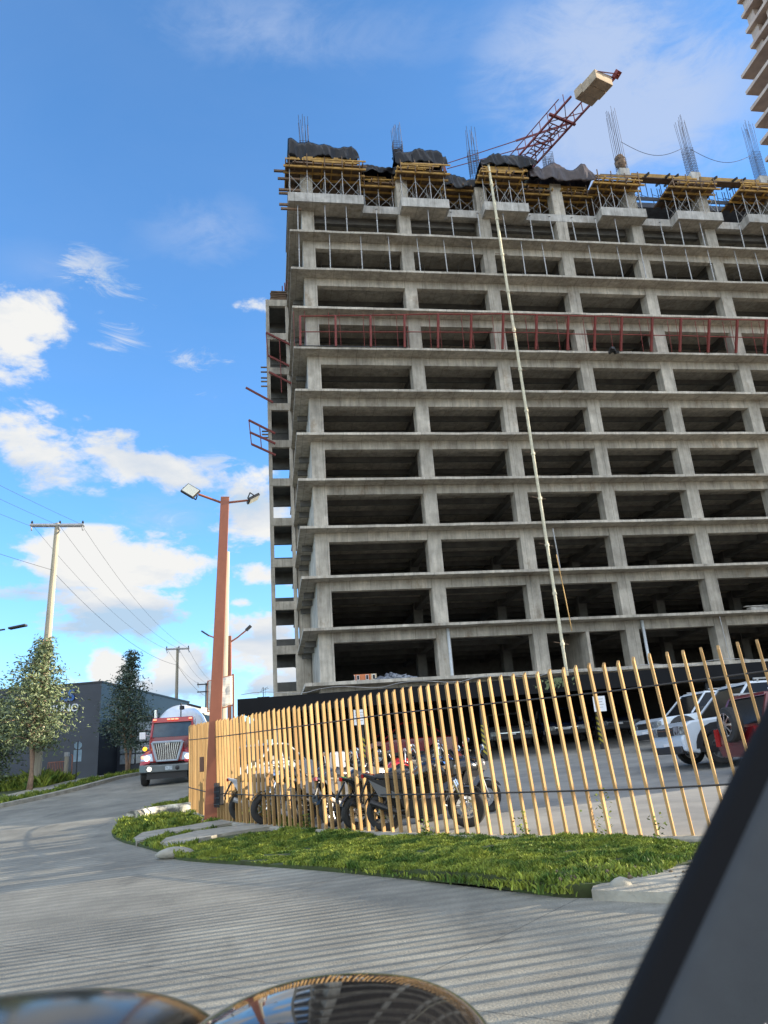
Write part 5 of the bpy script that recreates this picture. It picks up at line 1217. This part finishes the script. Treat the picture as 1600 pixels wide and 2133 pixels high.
    if spare:
        M_ = Matrix.Translation((hl + .16, .1, belt * 1.02)) @ Matrix.Rotation(R(90), 4, 'Y'); sp = obj('spare_wheel', MB().lathe([(.22, -.11), (.34, -.11), (.37, -.05), (.37, .07), (.34, .11), (.24, .11), (.22, -.11)], 26, M_, caps=False), TYREM, t)
        m_ = MB()
        for i in range(9): a = 2 * math.pi * i / 9; m_.bar((hl + .285, .1, belt * 1.02), (hl + .275, .1 + .24 * math.cos(a), belt * 1.02 + .24 * math.sin(a)), .045, .03, up=(1, 0, 0))
        m_.lathe([(.225, .10), (.25, .10), (.25, .125), (.225, .125), (.225, .10)], 24, M_, caps=False); obj('rim', m_, CHROME, sp)
    return t
def gz_(x, y): return G(x, y) + .05
car('white_suv', 'white boxy off-road car with black wheel arches parked behind the right end of the fence', 'car', (9.1, 20.6, gz_(9.1, 20.6)), R(3), (.56, .62, .68), L=4.6, W=1.95, H=1.92)
car('red_suv', 'low dark red car with a spare wheel on its tail beside the windscreen pillar', 'car', (9.35, 17.6, gz_(9.3, 17.6)), R(180 + 8), (.11, .008, .011), L=4.2, W=1.8, H=1.6, spare=True)
car('white_car', 'second white car whose bonnet shows just behind the white off-road car', 'car', (10.6, 27.5, gz_(10.6, 27.5)), R(10), (.60, .66, .72), L=4.6, W=1.85, H=1.75)
for i, (px, c, lab) in enumerate(((1072, (.20, .21, .23), 'silver grey car in the dark carport left of the second striped post'), (1188, (.02, .04, .10), 'dark blue car in the dark carport with a bright chrome nose'), (1300, (.012, .02, .05), 'navy car in the dark carport left of the white off-road car'))):
    Y = 33.6; p = at(px, 1575, Y); car('parked_car', lab, 'car', (p.x, Y + 2.1, gz_(p.x, Y + 2)), R(90), c, L=4.3, W=1.8, H=1.5, kind='sedan', group='cars under the carport')
p = at(835, 1575, 32); car('parked_car', 'dark red hatchback standing behind the motorbikes at the carport', 'car', (p.x, 33.0, gz_(p.x, 33)), R(20), (.22, .008, .014), L=4.4, W=1.8, H=1.6, kind='sedan', group='cars under the carport')
p = at(560, 1570, 28); car('parked_car', 'silver car seen faintly through the dense left slats', 'car', (p.x - .3, 27.3, gz_(p.x, 28) - .02), R(60), (.32, .33, .35), L=4.2, W=1.75, H=1.5, kind='sedan', group='cars under the carport')

# motorbikes ----------------------------------------------------------------
def bike(lab, x, y, rz, colr, box=False, lean_=8, scale_=1.0, fair=True, accent=None, blackbody=False):
    """length along x, front wheel at -x"""
    t = thing('motorbike', lab, 'motorbike', (x, y, G(x, y) + .05), rz, 'motorbikes parked inside the fence'); t.rotation_euler = (R(lean_), 0, rz); t.scale = (scale_,) * 3
    bm_ = mat('bike_paint', colr, tuple(c * .8 for c in colr), rough=.25, coat=.6); ac = mat('bike_accent', accent, rough=.3) if accent else GALV
    rw = .31
    for xw in (-.68, .66):
        M_ = Matrix.Translation((xw, 0, rw)) @ Matrix.Rotation(R(90), 4, 'X'); pr = [(rw - .085 + .070 * math.cos(a) + .015, .068 * math.sin(a)) for a in [R(30 * i) for i in range(12)]]
        mt_ = MB(); n = 26; k0 = 0
        for (rr_, zz) in pr + [pr[0]]:
            for i in range(n): a = 2 * math.pi * i / n; mt_.v.append(tuple(M_ @ Vector((rr_ * math.cos(a), rr_ * math.sin(a), zz))))
        for a in range(len(pr)):
            for i in range(n): j = (i + 1) % n; mt_.f.append((a * n + i, a * n + j, (a + 1) * n + j, (a + 1) * n + i))
        wv = obj('wheel', mt_, TYREM, t, smooth=True)
        mr = MB(); mr.lathe([(.05, -.04), (.05, .04)], 8, M_); mr.lathe([(.215, -.03), (.235, -.03), (.235, .03), (.215, .03), (.215, -.03)], 22, M_, caps=False)
        for i in range(7): a = 2 * math.pi * i / 7; mr.bar((xw, 0, rw), (xw + .22 * math.cos(a), 0, rw + .22 * math.sin(a)), .018, .02, up=(0, 1, 0))
        obj('rim', mr, ALLOY, wv)
        md = MB(); md.lathe([(.08, .045), (.12, .045), (.12, .052), (.08, .052), (.08, .045)], 16, M_, caps=False); obj('brake_disc', md, CHROME, wv)
        mf = MB(); A0 = [R(20 + 14 * i) for i in range(10)]
        for i in range(9):
            a, b = A0[i], A0[i + 1]; P = lambda q, s_: (xw + (rw + .035) * math.cos(q), s_, rw + (rw + .035) * math.sin(q)); mf.hexa([P(a, -.06), P(a, .06), P(b, .06), P(b, -.06)] + [tuple(Vector(P(q, s_)) + Vector((0, 0, .012))) for q, s_ in ((a, -.06), (a, .06), (b, .06), (b, -.06))])
        obj('mudguard', mf, bm_ if xw < 0 else BLACKP, t)
    m_ = MB()
    for s_ in (-.085, .085): m_.tube((-.68, s_, rw), (-.42, s_, .98), .024, 8)
    m_.bar((-.40, -.12, .95), (-.40, .12, .95), .05); obj('fork', m_, CHROME, t)
    m_ = MB(); m_.path([(-.40, 0, .9), (-.15, 0, .78), (.2, 0, .70), (.5, 0, .74), (.82, 0, .82)], .03, 6); m_.path([(-.38, 0, .8), (-.3, 0, .45), (.1, 0, .28), (.28, 0, .33), (.2, 0, .70)], .028, 6)
    for s_ in (-.1, .1): m_.tube((.15, s_, .34), (.66, s_, rw), .025, 6); m_.tube((.66, s_, rw), (.5, s_, .74), .02, 6)
    obj('frame', m_, BLACKP, t)
    m_ = MB(); m_.hexa([(-.32, -.18, .26), (.25, -.18, .24), (.25, .18, .24), (-.32, .18, .26), (-.26, -.16, .68), (.22, -.16, .70), (.22, .16, .70), (-.26, .16, .68)]); m_.tube((-.12, -.17, .42), (-.12, .17, .42), .1, 12); m_.hexa([(-.28, -.08, .5), (-.1, -.08, .56), (-.1, .08, .56), (-.28, .08, .5), (-.26, -.07, .72), (-.08, -.07, .72), (-.08, .07, .72), (-.26, .07, .72)]); obj('engine', m_, GALV if not blackbody else BLACKP, t, bevel=.015)
    m_ = MB(); m_.path([(-.26, .1, .5), (-.34, .13, .36), (-.1, .14, .22), (.3, .15, .25), (.5, .16, .34)], .024, 8); m_.tube((.4, .16, .32), (.84, .17, .50), .05, 10); obj('exhaust', m_, BLACKP if blackbody else GALV, t)
    # tank: lofted
    secs = [(-.46, .84, .09, .07), (-.36, .90, .17, .13), (-.18, .93, .20, .16), (.02, .88, .18, .14), (.16, .82, .12, .09)]; mk = MB(); n = 12
    for (x_, z_, ry, rz_) in secs:
        for i in range(n): a = 2 * math.pi * i / n; mk.v.append((x_, ry * math.cos(a), z_ + rz_ * math.sin(a)))
    for a in range(len(secs) - 1):
        for i in range(n): j = (i + 1) % n; mk.f.append((a * n + i, a * n + j, (a + 1) * n + j, (a + 1) * n + i))
    mk.f.append(tuple(reversed(range(n)))); mk.f.append(tuple(len(secs) * n - n + i for i in range(n))); obj('fuel_tank', mk, bm_, t, smooth=True, fix=True)
    m_ = MB(); m_.hexa([(.06, -.12, .76), (.78, -.09, .84), (.78, .09, .84), (.06, .12, .76), (.04, -.10, .86), (.76, -.08, .93), (.76, .08, .93), (.04, .10, .86)]); obj('seat', m_, BLACKP, t, bevel=.03)
    m_ = MB(); m_.hexa([(.5, -.08, .70), (.98, -.03, .88), (.98, .03, .88), (.5, .08, .70), (.5, -.08, .81), (.98, -.03, .94), (.98, .03, .94), (.5, .08, .81)]); obj('tail_cowl', m_, bm_, t, bevel=.015)
    m_ = MB()
    for s_ in (-1, 1): m_.hexa([(.18, s_ * .10, .50), (.70, s_ * .10, .58), (.86, s_ * .10, .84), (.10, s_ * .12, .80), (.18, s_ * .17, .50), (.70, s_ * .16, .58), (.86, s_ * .12, .84), (.10, s_ * .17, .80)])
    obj('side_panel', m_, bm_ if not box else BLACKP, t, fix=True)
    m_ = MB(); m_.box(.96, 1.0, -.04, .04, .86, .92); obj('tail_light', m_, bpy.data.materials['tail_red'], t)
    m_ = MB(); m_.path([(.9, 0, .84), (1.02, 0, .62), (1.06, 0, .55)], .02, 5); m_.box(1.03, 1.045, -.08, .08, .48, .6); obj('plate_holder', m_, BLACKP, t)
    m_ = MB(); m_.path([(-.30, -.36, 1.02), (-.36, -.22, 1.07), (-.42, 0, 1.04), (-.36, .22, 1.07), (-.30, .36, 1.02)], .015, 6); m_.tube((-.28, -.40, 1.01), (-.34, -.27, 1.05), .024, 6); m_.tube((-.28, .40, 1.01), (-.34, .27, 1.05), .024, 6); obj('handlebar', m_, BLACKP, t)
    for s_ in (-1, 1): m_ = MB(); m_.tube((-.37, s_ * .25, 1.06), (-.40, s_ * .33, 1.24), .009, 5); m_.lathe([(.01, -.01), (.055, -.008), (.06, .01), (.02, .015)], 12, Matrix.Translation((-.40, s_ * .34, 1.27)) @ Matrix.Rotation(R(-80), 4, 'Y')); obj('mirror', m_, CHROME, t)
    m_ = MB(); m_.lathe([(.03, -.08), (.085, -.05), (.095, .03), (.08, .06)], 14, Matrix.Translation((-.55, 0, .93)) @ Matrix.Rotation(R(-85), 4, 'Y')); obj('headlight', m_, CHROME if not fair else ALLOY, t, smooth=False)
    if fair:
        m_ = MB()
        for s_ in (-1, 1): m_.hexa([(-.60, s_ * .06, .80), (-.30, s_ * .17, .52), (.05, s_ * .16, .50), (-.12, s_ * .165, .84), (-.60, s_ * .09, .82), (-.30, s_ * .20, .52), (.05, s_ * .19, .50), (-.12, s_ * .19, .84)])
        m_.hexa([(-.66, -.08, .82), (-.42, -.14, .84), (-.42, .14, .84), (-.66, .08, .82), (-.60, -.07, 1.02), (-.44, -.1, 1.06), (-.44, .1, 1.06), (-.60, .07, 1.02)]); obj('fairing', m_, bm_, t, fix=True)
        m_ = MB(); m_.hexa([(-.62, -.08, 1.02), (-.60, -.08, 1.02), (-.60, .08, 1.02), (-.62, .08, 1.02), (-.47, -.06, 1.2), (-.455, -.06, 1.2), (-.455, .06, 1.2), (-.47, .06, 1.2)]); obj('windscreen', m_, GLASSD, t)
    if accent: m_ = MB(); m_.bar((-.5, -.195, .66), (.0, -.205, .60), .04, .02, up=(0, 1, 0)); m_.bar((.5, -.09, .8), (.95, -.045, .92), .03, .02, up=(0, 1, 0)); obj('stripe', m_, ac, t)
    if box:
        m_ = MB(); m_.hexa([(.70, -.20, .98), (1.06, -.18, .98), (1.06, .18, .98), (.70, .20, .98), (.72, -.19, 1.32), (1.04, -.17, 1.32), (1.04, .17, 1.32), (.72, .19, 1.32)]); obj('top_box', m_, WHITEP, t, bevel=.04)
        m_ = MB(); m_.bar((.5, -.1, .9), (.95, -.12, .97), .025); m_.bar((.5, .1, .9), (.95, .12, .97), .025); obj('rack', m_, GALV, t)
    m_ = MB(); m_.tube((.05, -.1, .3), (.1, -.32, .02), .014, 6); obj('side_stand', m_, GALV, t)
    return t
BL = (.012, .012, .014)
bike('large black sports bike nearest the road at the right end of the row', .34, 13.95, R(168), BL, lean_=-7, scale_=1.06, accent=(.3, .02, .02), blackbody=True)
bike('black motorbike with a green stripe second from the right', -.25, 14.95, R(200), BL, lean_=-8, accent=(.08, .45, .08), blackbody=True)
bike('motorbike with a bright blue tank in the back of the row', .55, 16.6, R(215), (.02, .18, .62), lean_=-8)
bike('black and silver motorbike parked left of the blue one', -.9, 16.0, R(225), BL, lean_=8, accent=(.5, .02, .02))
bike('red and black motorbike standing behind the green striped one', -.1, 18.0, R(235), (.42, .015, .02), lean_=8)
bike('black motorbike carrying a white top box', -2.3, 17.55, R(20), BL, box=True, lean_=6, scale_=1.05, fair=False)
bike('grey touring bike with white side plates left of the top-box bike', -3.0, 18.6, R(185), (.45, .46, .48), lean_=-7, scale_=1.05)
bike('dark motorbike at the back with chrome mirrors near the first striped post', -1.2, 19.8, R(240), BL, lean_=-8, fair=False)
bike('silver scooterish bike glimpsed through the dense left slats', -3.9, 21.6, R(205), (.55, .54, .52), lean_=-8, accent=(.6, .05, .03))
bike('dark maroon motorbike at the far right of the back row', 1.3, 18.7, R(250), (.08, .01, .015), lean_=8)

bike('black motorbike with silver engine between the sports bike and the blue tank', .95, 15.4, R(205), BL, lean_=-8)
bike('dark grey motorbike in the middle of the row under its neighbours', -1.5, 17.0, R(215), (.05, .05, .055), lean_=8, blackbody=True)
bike('black motorbike with round chrome headlight just behind the top-box bike', -2.0, 18.9, R(230), BL, lean_=-8, fair=False, blackbody=True)
bike('black bike with red flashes at the rear right of the row', .6, 19.9, R(245), BL, lean_=8, accent=(.5, .02, .02), blackbody=True)

# mixer truck ----------------------------------------------------------------
tx, ty = -10.15, 34.4
bk = Vector((-.17, .985)); trz = math.atan2(bk.y, bk.x)      # +x local points to the rear
tr = thing('mixer_truck', 'red concrete mixer truck with chrome grille and white drum driving down the road', 'truck', (tx, ty, G(tx, ty)), trz)
tr.rotation_euler = (0, R(-3.0), trz)
TRED = mat('truck_red', (.36, .012, .02), (.27, .01, .015), rough=.28, coat=.7)
HL = mat('lit_lamp', (.9, .9, .85), rough=.2, emis=(1, .93, .75), emis_s=1.6); AMB = mat('amber_lamp', (.9, .35, .02), rough=.2, emis=(1, .42, .02), emis_s=.8)
TCH = mat('truck_chrome', (.36, .42, .50), rough=.3, metal=.9)
# hood: wider at the rear
m_ = MB(); m_.hexa([(.25, -.72, .95), (2.0, -.92, .95), (2.0, .92, .95), (.25, .72, .95), (.35, -.66, 1.82), (2.0, -.85, 2.02), (2.0, .85, 2.02), (.35, .66, 1.82)]); obj('hood', m_, TRED, tr, bevel=.08)
m_ = MB()
for s_ in (-1, 1): m_.hexa([(.22, s_ * .70, .92), (1.55, s_ * .70, 1.0), (1.55, s_ * 1.2, .95), (.30, s_ * 1.18, .84), (.35, s_ * .70, 1.50), (1.55, s_ * .70, 1.62), (1.55, s_ * 1.14, 1.42), (.5, s_ * 1.12, 1.30)])
obj('fender', m_, TRED, tr, bevel=.06, fix=True)
m_ = MB(); m_.hexa([(1.9, -1.02, .9), (3.6, -1.02, .9), (3.6, 1.02, .9), (1.9, 1.02, .9), (1.92, -1.0, 1.98), (3.6, -1.0, 1.98), (3.6, 1.0, 1.98), (1.92, 1.0, 1.98)]); m_.box(2.25, 3.6, -.93, .93, 1.985, 2.82); m_.hexa([(2.02, -.95, 2.66), (3.6, -.95, 2.66), (3.6, .95, 2.66), (2.02, .95, 2.66), (2.2, -.9, 2.88), (3.55, -.9, 2.9), (3.55, .9, 2.9), (2.2, .9, 2.88)]); obj('cab', m_, TRED, tr, bevel=.03)
m_ = MB(); m_.hexa([(1.96, -.88, 2.02), (2.24, -.88, 2.02), (2.24, .88, 2.02), (1.96, .88, 2.02), (2.12, -.82, 2.66), (2.24, -.82, 2.66), (2.24, .82, 2.66), (2.12, .82, 2.66)]); obj('windscreen', m_, mat('truck_glass', (.05, .075, .085), (.02, .028, .03), rough=.06, scale=1.2, spec=.9), tr)
m_ = MB(); m_.bar((1.93, -.93, 1.98), (2.1, -.87, 2.68), .08); m_.bar((1.93, .93, 1.98), (2.1, .87, 2.68), .08); obj('windscreen_pillar', m_, TRED, tr)
for i in range(5): m_ = MB(); y_ = (-.8, -.18, 0, .18, .8)[i]; m_.cbox((2.1, y_, 2.8), .1, .14, .06); obj('marker_lamp', m_, mat('marker', (.8, .25, .2), rough=.3, emis=(1, .3, .15), emis_s=.7) if i == 0 else bpy.data.materials['marker'], tr)
m_ = MB()
for a, b, c, d in (((.21, -.64, 1.80), (.21, .64, 1.80), .14, .10), ((.19, -.46, 1.02), (.19, .46, 1.02), .1, .08), ((.21, -.66, 1.80), (.19, -.44, 1.02), .10, .09), ((.21, .66, 1.80), (.19, .44, 1.02), .10, .09)): m_.bar(a, b, c, d)
obj('grille_surround', m_, TCH, tr, bevel=.02)
m_ = MB(); m_.hexa([(.20, -.42, 1.04), (.26, -.42, 1.04), (.26, .42, 1.04), (.20, .42, 1.04), (.22, -.6, 1.76), (.28, -.6, 1.76), (.28, .6, 1.76), (.22, .6, 1.76)]); obj('grille_opening', m_, BLACKP, tr)
for i in range(13):
    f = (i - 6) / 6; m_ = MB(); m_.bar((.17, f * .40, 1.05), (.185, f * .57, 1.76), .026, .03); obj('grille_bar', m_, CHROME, tr)
m_ = MB(); m_.prism([(-.07, 1.70), (.0, 1.62), (.07, 1.70), (.10, 1.80), (.0, 1.74), (-.10, 1.80)], -.012, .012); o = obj('badge', m_, CHROME, tr, fix=True, loc=(.15, 0, 0), rot=(0, 0, R(90)))
for s_ in (-1, 1):
    m_ = MB(); m_.hexa([(.24, s_ * .60, 1.02), (.5, s_ * .62, 1.0), (.6, s_ * 1.16, 1.05), (.34, s_ * 1.14, 1.05), (.28, s_ * .66, 1.34), (.5, s_ * .66, 1.38), (.6, s_ * 1.12, 1.28), (.4, s_ * 1.10, 1.26)]); obj('headlight_housing', m_, TCH, tr, fix=True)
    M_ = Matrix.Translation((.25, s_ * .86, 1.15)) @ Matrix.Rotation(R(-90), 4, 'Y'); obj('headlight', MB().lathe([(.105, -.04), (.11, .02), (.06, .05), (.01, .055)], 16, M_), HL, tr, smooth=True)
    M_ = Matrix.Translation((.33, s_ * 1.05, 1.20)) @ Matrix.Rotation(R(-90), 4, 'Y'); obj('turn_signal', MB().lathe([(.07, -.04), (.07, .02), (.01, .04)], 12, M_), bpy.data.materials['marker'], tr)
m_ = MB(); m_.lathe([(.09, -.04), (.09, .04), (.03, .07)], 12, Matrix.Translation((.6, 1.0, 1.55)) @ Matrix.Rotation(R(-90), 4, 'Y')); obj('turn_signal', m_, AMB, tr)
m_ = MB(); m_.hexa([(.05, -.9, .56), (.4, -1.2, .56), (.4, 1.2, .56), (.05, .9, .56), (.05, -.9, .86), (.4, -1.2, .9), (.4, 1.2, .9), (.05, .9, .86)]); obj('bumper', m_, mat('bumper_grey', (.16, .18, .19), rough=.35, metal=.6), tr, bevel=.03)
m_ = MB(); m_.box(.2, .5, -.85, .85, .28, .55); obj('air_dam', m_, BLACKP, tr)
m_ = MB(); m_.lathe([(.085, -.03), (.09, .03), (.01, .05)], 14, Matrix.Translation((.05, .72, .71)) @ Matrix.Rotation(R(-90), 4, 'Y')); obj('fog_lamp', m_, HL, tr)
m_ = MB(); m_.lathe([(.085, -.03), (.09, .03), (.01, .05)], 14, Matrix.Translation((.05, -.45, .71)) @ Matrix.Rotation(R(-90), 4, 'Y')); obj('fog_lamp', m_, DARKST, tr)
m_ = MB(); m_.box(.03, .05, -.24, .06, .64, .80); obj('number_plate', m_, mat('plate', (.5, .56, .6), (.2, .24, .27), scale=14, rough=.5), tr)
for s_ in (-1, 1):
    m_ = MB(); m_.tube((1.95, s_ * 1.0, 2.1), (1.6, s_ * 1.2, 2.15), .02, 5); m_.cbox((1.55, s_ * 1.25, 2.12), .12, .26, .30); obj('mirror', m_, WHITEP, tr, bevel=.02)
for x, yy in ((1.0, 1.0), (5.6, .95), (6.9, .95)):
    for s_ in (-1, 1): wheel_parts(tr, x, s_ * yy, .52, .30 if x < 2 else .55, GALV, spokes=8)
m_ = MB(); m_.box(.6, 8.4, -.45, .45, .55, .95); obj('chassis', m_, DARKST, tr)
Md = Matrix.Translation((6.2, 0, 2.28)) @ Matrix.Rotation(R(90 - 10), 4, 'Y')
DR_ = MB().lathe([(.5, -2.55), (.85, -2.5), (1.12, -2.0), (1.30, -1.0), (1.32, 0), (1.12, 1.2), (.75, 2.3), (.62, 2.6)], 36, Md); o = obj('mixer_drum', DR_, WHITEP, tr); autosmooth(o, 30)
m_ = MB(); m_.hexa([(3.7, -.5, .95), (4.2, -.5, .95), (4.2, .5, .95), (3.7, .5, .95), (3.75, -.3, 1.9), (4.0, -.3, 1.9), (4.0, .3, 1.9), (3.75, .3, 1.9)]); obj('drum_pedestal', m_, DARKST, tr)
m_ = MB(); m_.tube((3.75, -.2, 2.9), (3.75, -.2, 3.55), .03, 6); m_.bar((3.7, -.5, 3.5), (3.8, -1.15, 3.3), .25, .1); m_.lathe([(.05, -.1), (.12, -.08), (.12, .08), (.05, .1)], 10, Matrix.Translation((3.75, -.25, 3.35))); obj('work_lamp', m_, DARKST, tr)
m_ = MB(); m_.tube((3.7, .98, 1.0), (3.7, .98, 3.3), .07, 8); obj('exhaust_stack', m_, CHROME, tr)

# ------------------------------------------------------------------ the car the picture is taken from
mycar = thing('own_car', 'black car with glossy bonnet at the bottom and windscreen pillar at the right', 'car', (0, 0, 0), 0)
HOODM = mat('glossy_black_paint', (.012, .012, .013), (.012, .012, .013), rough=.05, spec=.35, coat=.15)
RIMM = mat('dusty_hood_paint', (.014, .014, .013), (.009, .009, .009), rough=.14, spec=.10)
def bulge(cx, cy, cz_, a, b, c, rzz=0, sq=2.3):
    m_ = MB(); n, k = 72, 26; cs, sn = math.cos(rzz), math.sin(rzz)
    for j in range(k + 1):
        ph = (j / k) * math.pi / 2
        for i in range(n):
            th = 2 * math.pi * i / n; ct, st_ = math.cos(th), math.sin(th); e_ = 2 / sq
            x = a * math.cos(ph) ** .8 * math.copysign(abs(ct) ** e_, ct); y = b * math.cos(ph) ** .8 * math.copysign(abs(st_) ** e_, st_)
            m_.v.append((cx + x * cs - y * sn, cy + x * sn + y * cs, cz_ + c * math.sin(ph) ** .9))
    for j in range(k):
        for i in range(n): q = (i + 1) % n; m_.f.append((j * n + i, j * n + q, (j + 1) * n + q, (j + 1) * n + i))
    m_.f.append(tuple(range(n))[::-1]); return m_
obj('bonnet_bulge', bulge(-.17, 1.46, -.52, .30, .42, .170, R(-14)), HOODM, mycar, smooth=True)
obj('bonnet', bulge(-.72, 1.42, at(170, 2108, 1.42).z - .160, .42, .48, .155, R(4)), RIMM, mycar, smooth=True)
0 and obj('bonnet_seam', MB().path([(-.02 + .33 * math.cos(a), 1.46 + .40 * math.sin(a), -.43 + .03 * math.sin(a)) for a in [R(8 * i) for i in range(0, 24)]], .0045, 6), RIMM, mycar, smooth=True)
# pillar
PL = mat('pillar_plastic', (.034, .038, .041), (.030, .033, .036), rough=.75, scale=60, bump=.25, bscale=700)
def pr_(px, py, Y): return at(px, py, Y)
A = pr_(1262, 2170, .55); B = pr_(1650, 1375, .62)
d = (B - A).normalized(); fwd = Vector((0, 1, 0)); side = d.cross(fwd).normalized()
if side.x < 0: side = -side
back = side.cross(d).normalized()
if back.y < 0: back = -back
def extr(profile, mat_, name, smooth=True):
    m_ = MB(); k = len(profile)
    for P in (A - d * .25, A, A.lerp(B, .5) + side * .0, B, B + d * .25):
        for s_, f_ in profile: m_.v.append(tuple(P + side * s_ + back * f_))
    for j in range(4):
        for i in range(k): q = (i + 1) % k; m_.f.append((j * k + i, j * k + q, (j + 1) * k + q, (j + 1) * k + i))
    m_.f.append(tuple(range(k))[::-1]); m_.f.append(tuple(4 * k + i for i in range(k)))
    o = obj(name, m_, mat_, mycar, fix=True); autosmooth(o, 40); return o
extr([(0.004, .012), (.005, .004), (.008, .0), (.015, -.002), (.018, -.005), (.022, -.006), (.024, .02), (.014, .03), (.006, .024)], mat('rubber_seal', (.006, .006, .007), rough=.9, spec=.2), 'window_seal')
extr([(.018, .0), (.020, -.008), (.027, -.014), (.06, -.022), (.12, -.016), (.20, .0), (.30, .03), (.34, .06), (.03, .06)], PL, 'pillar_trim')
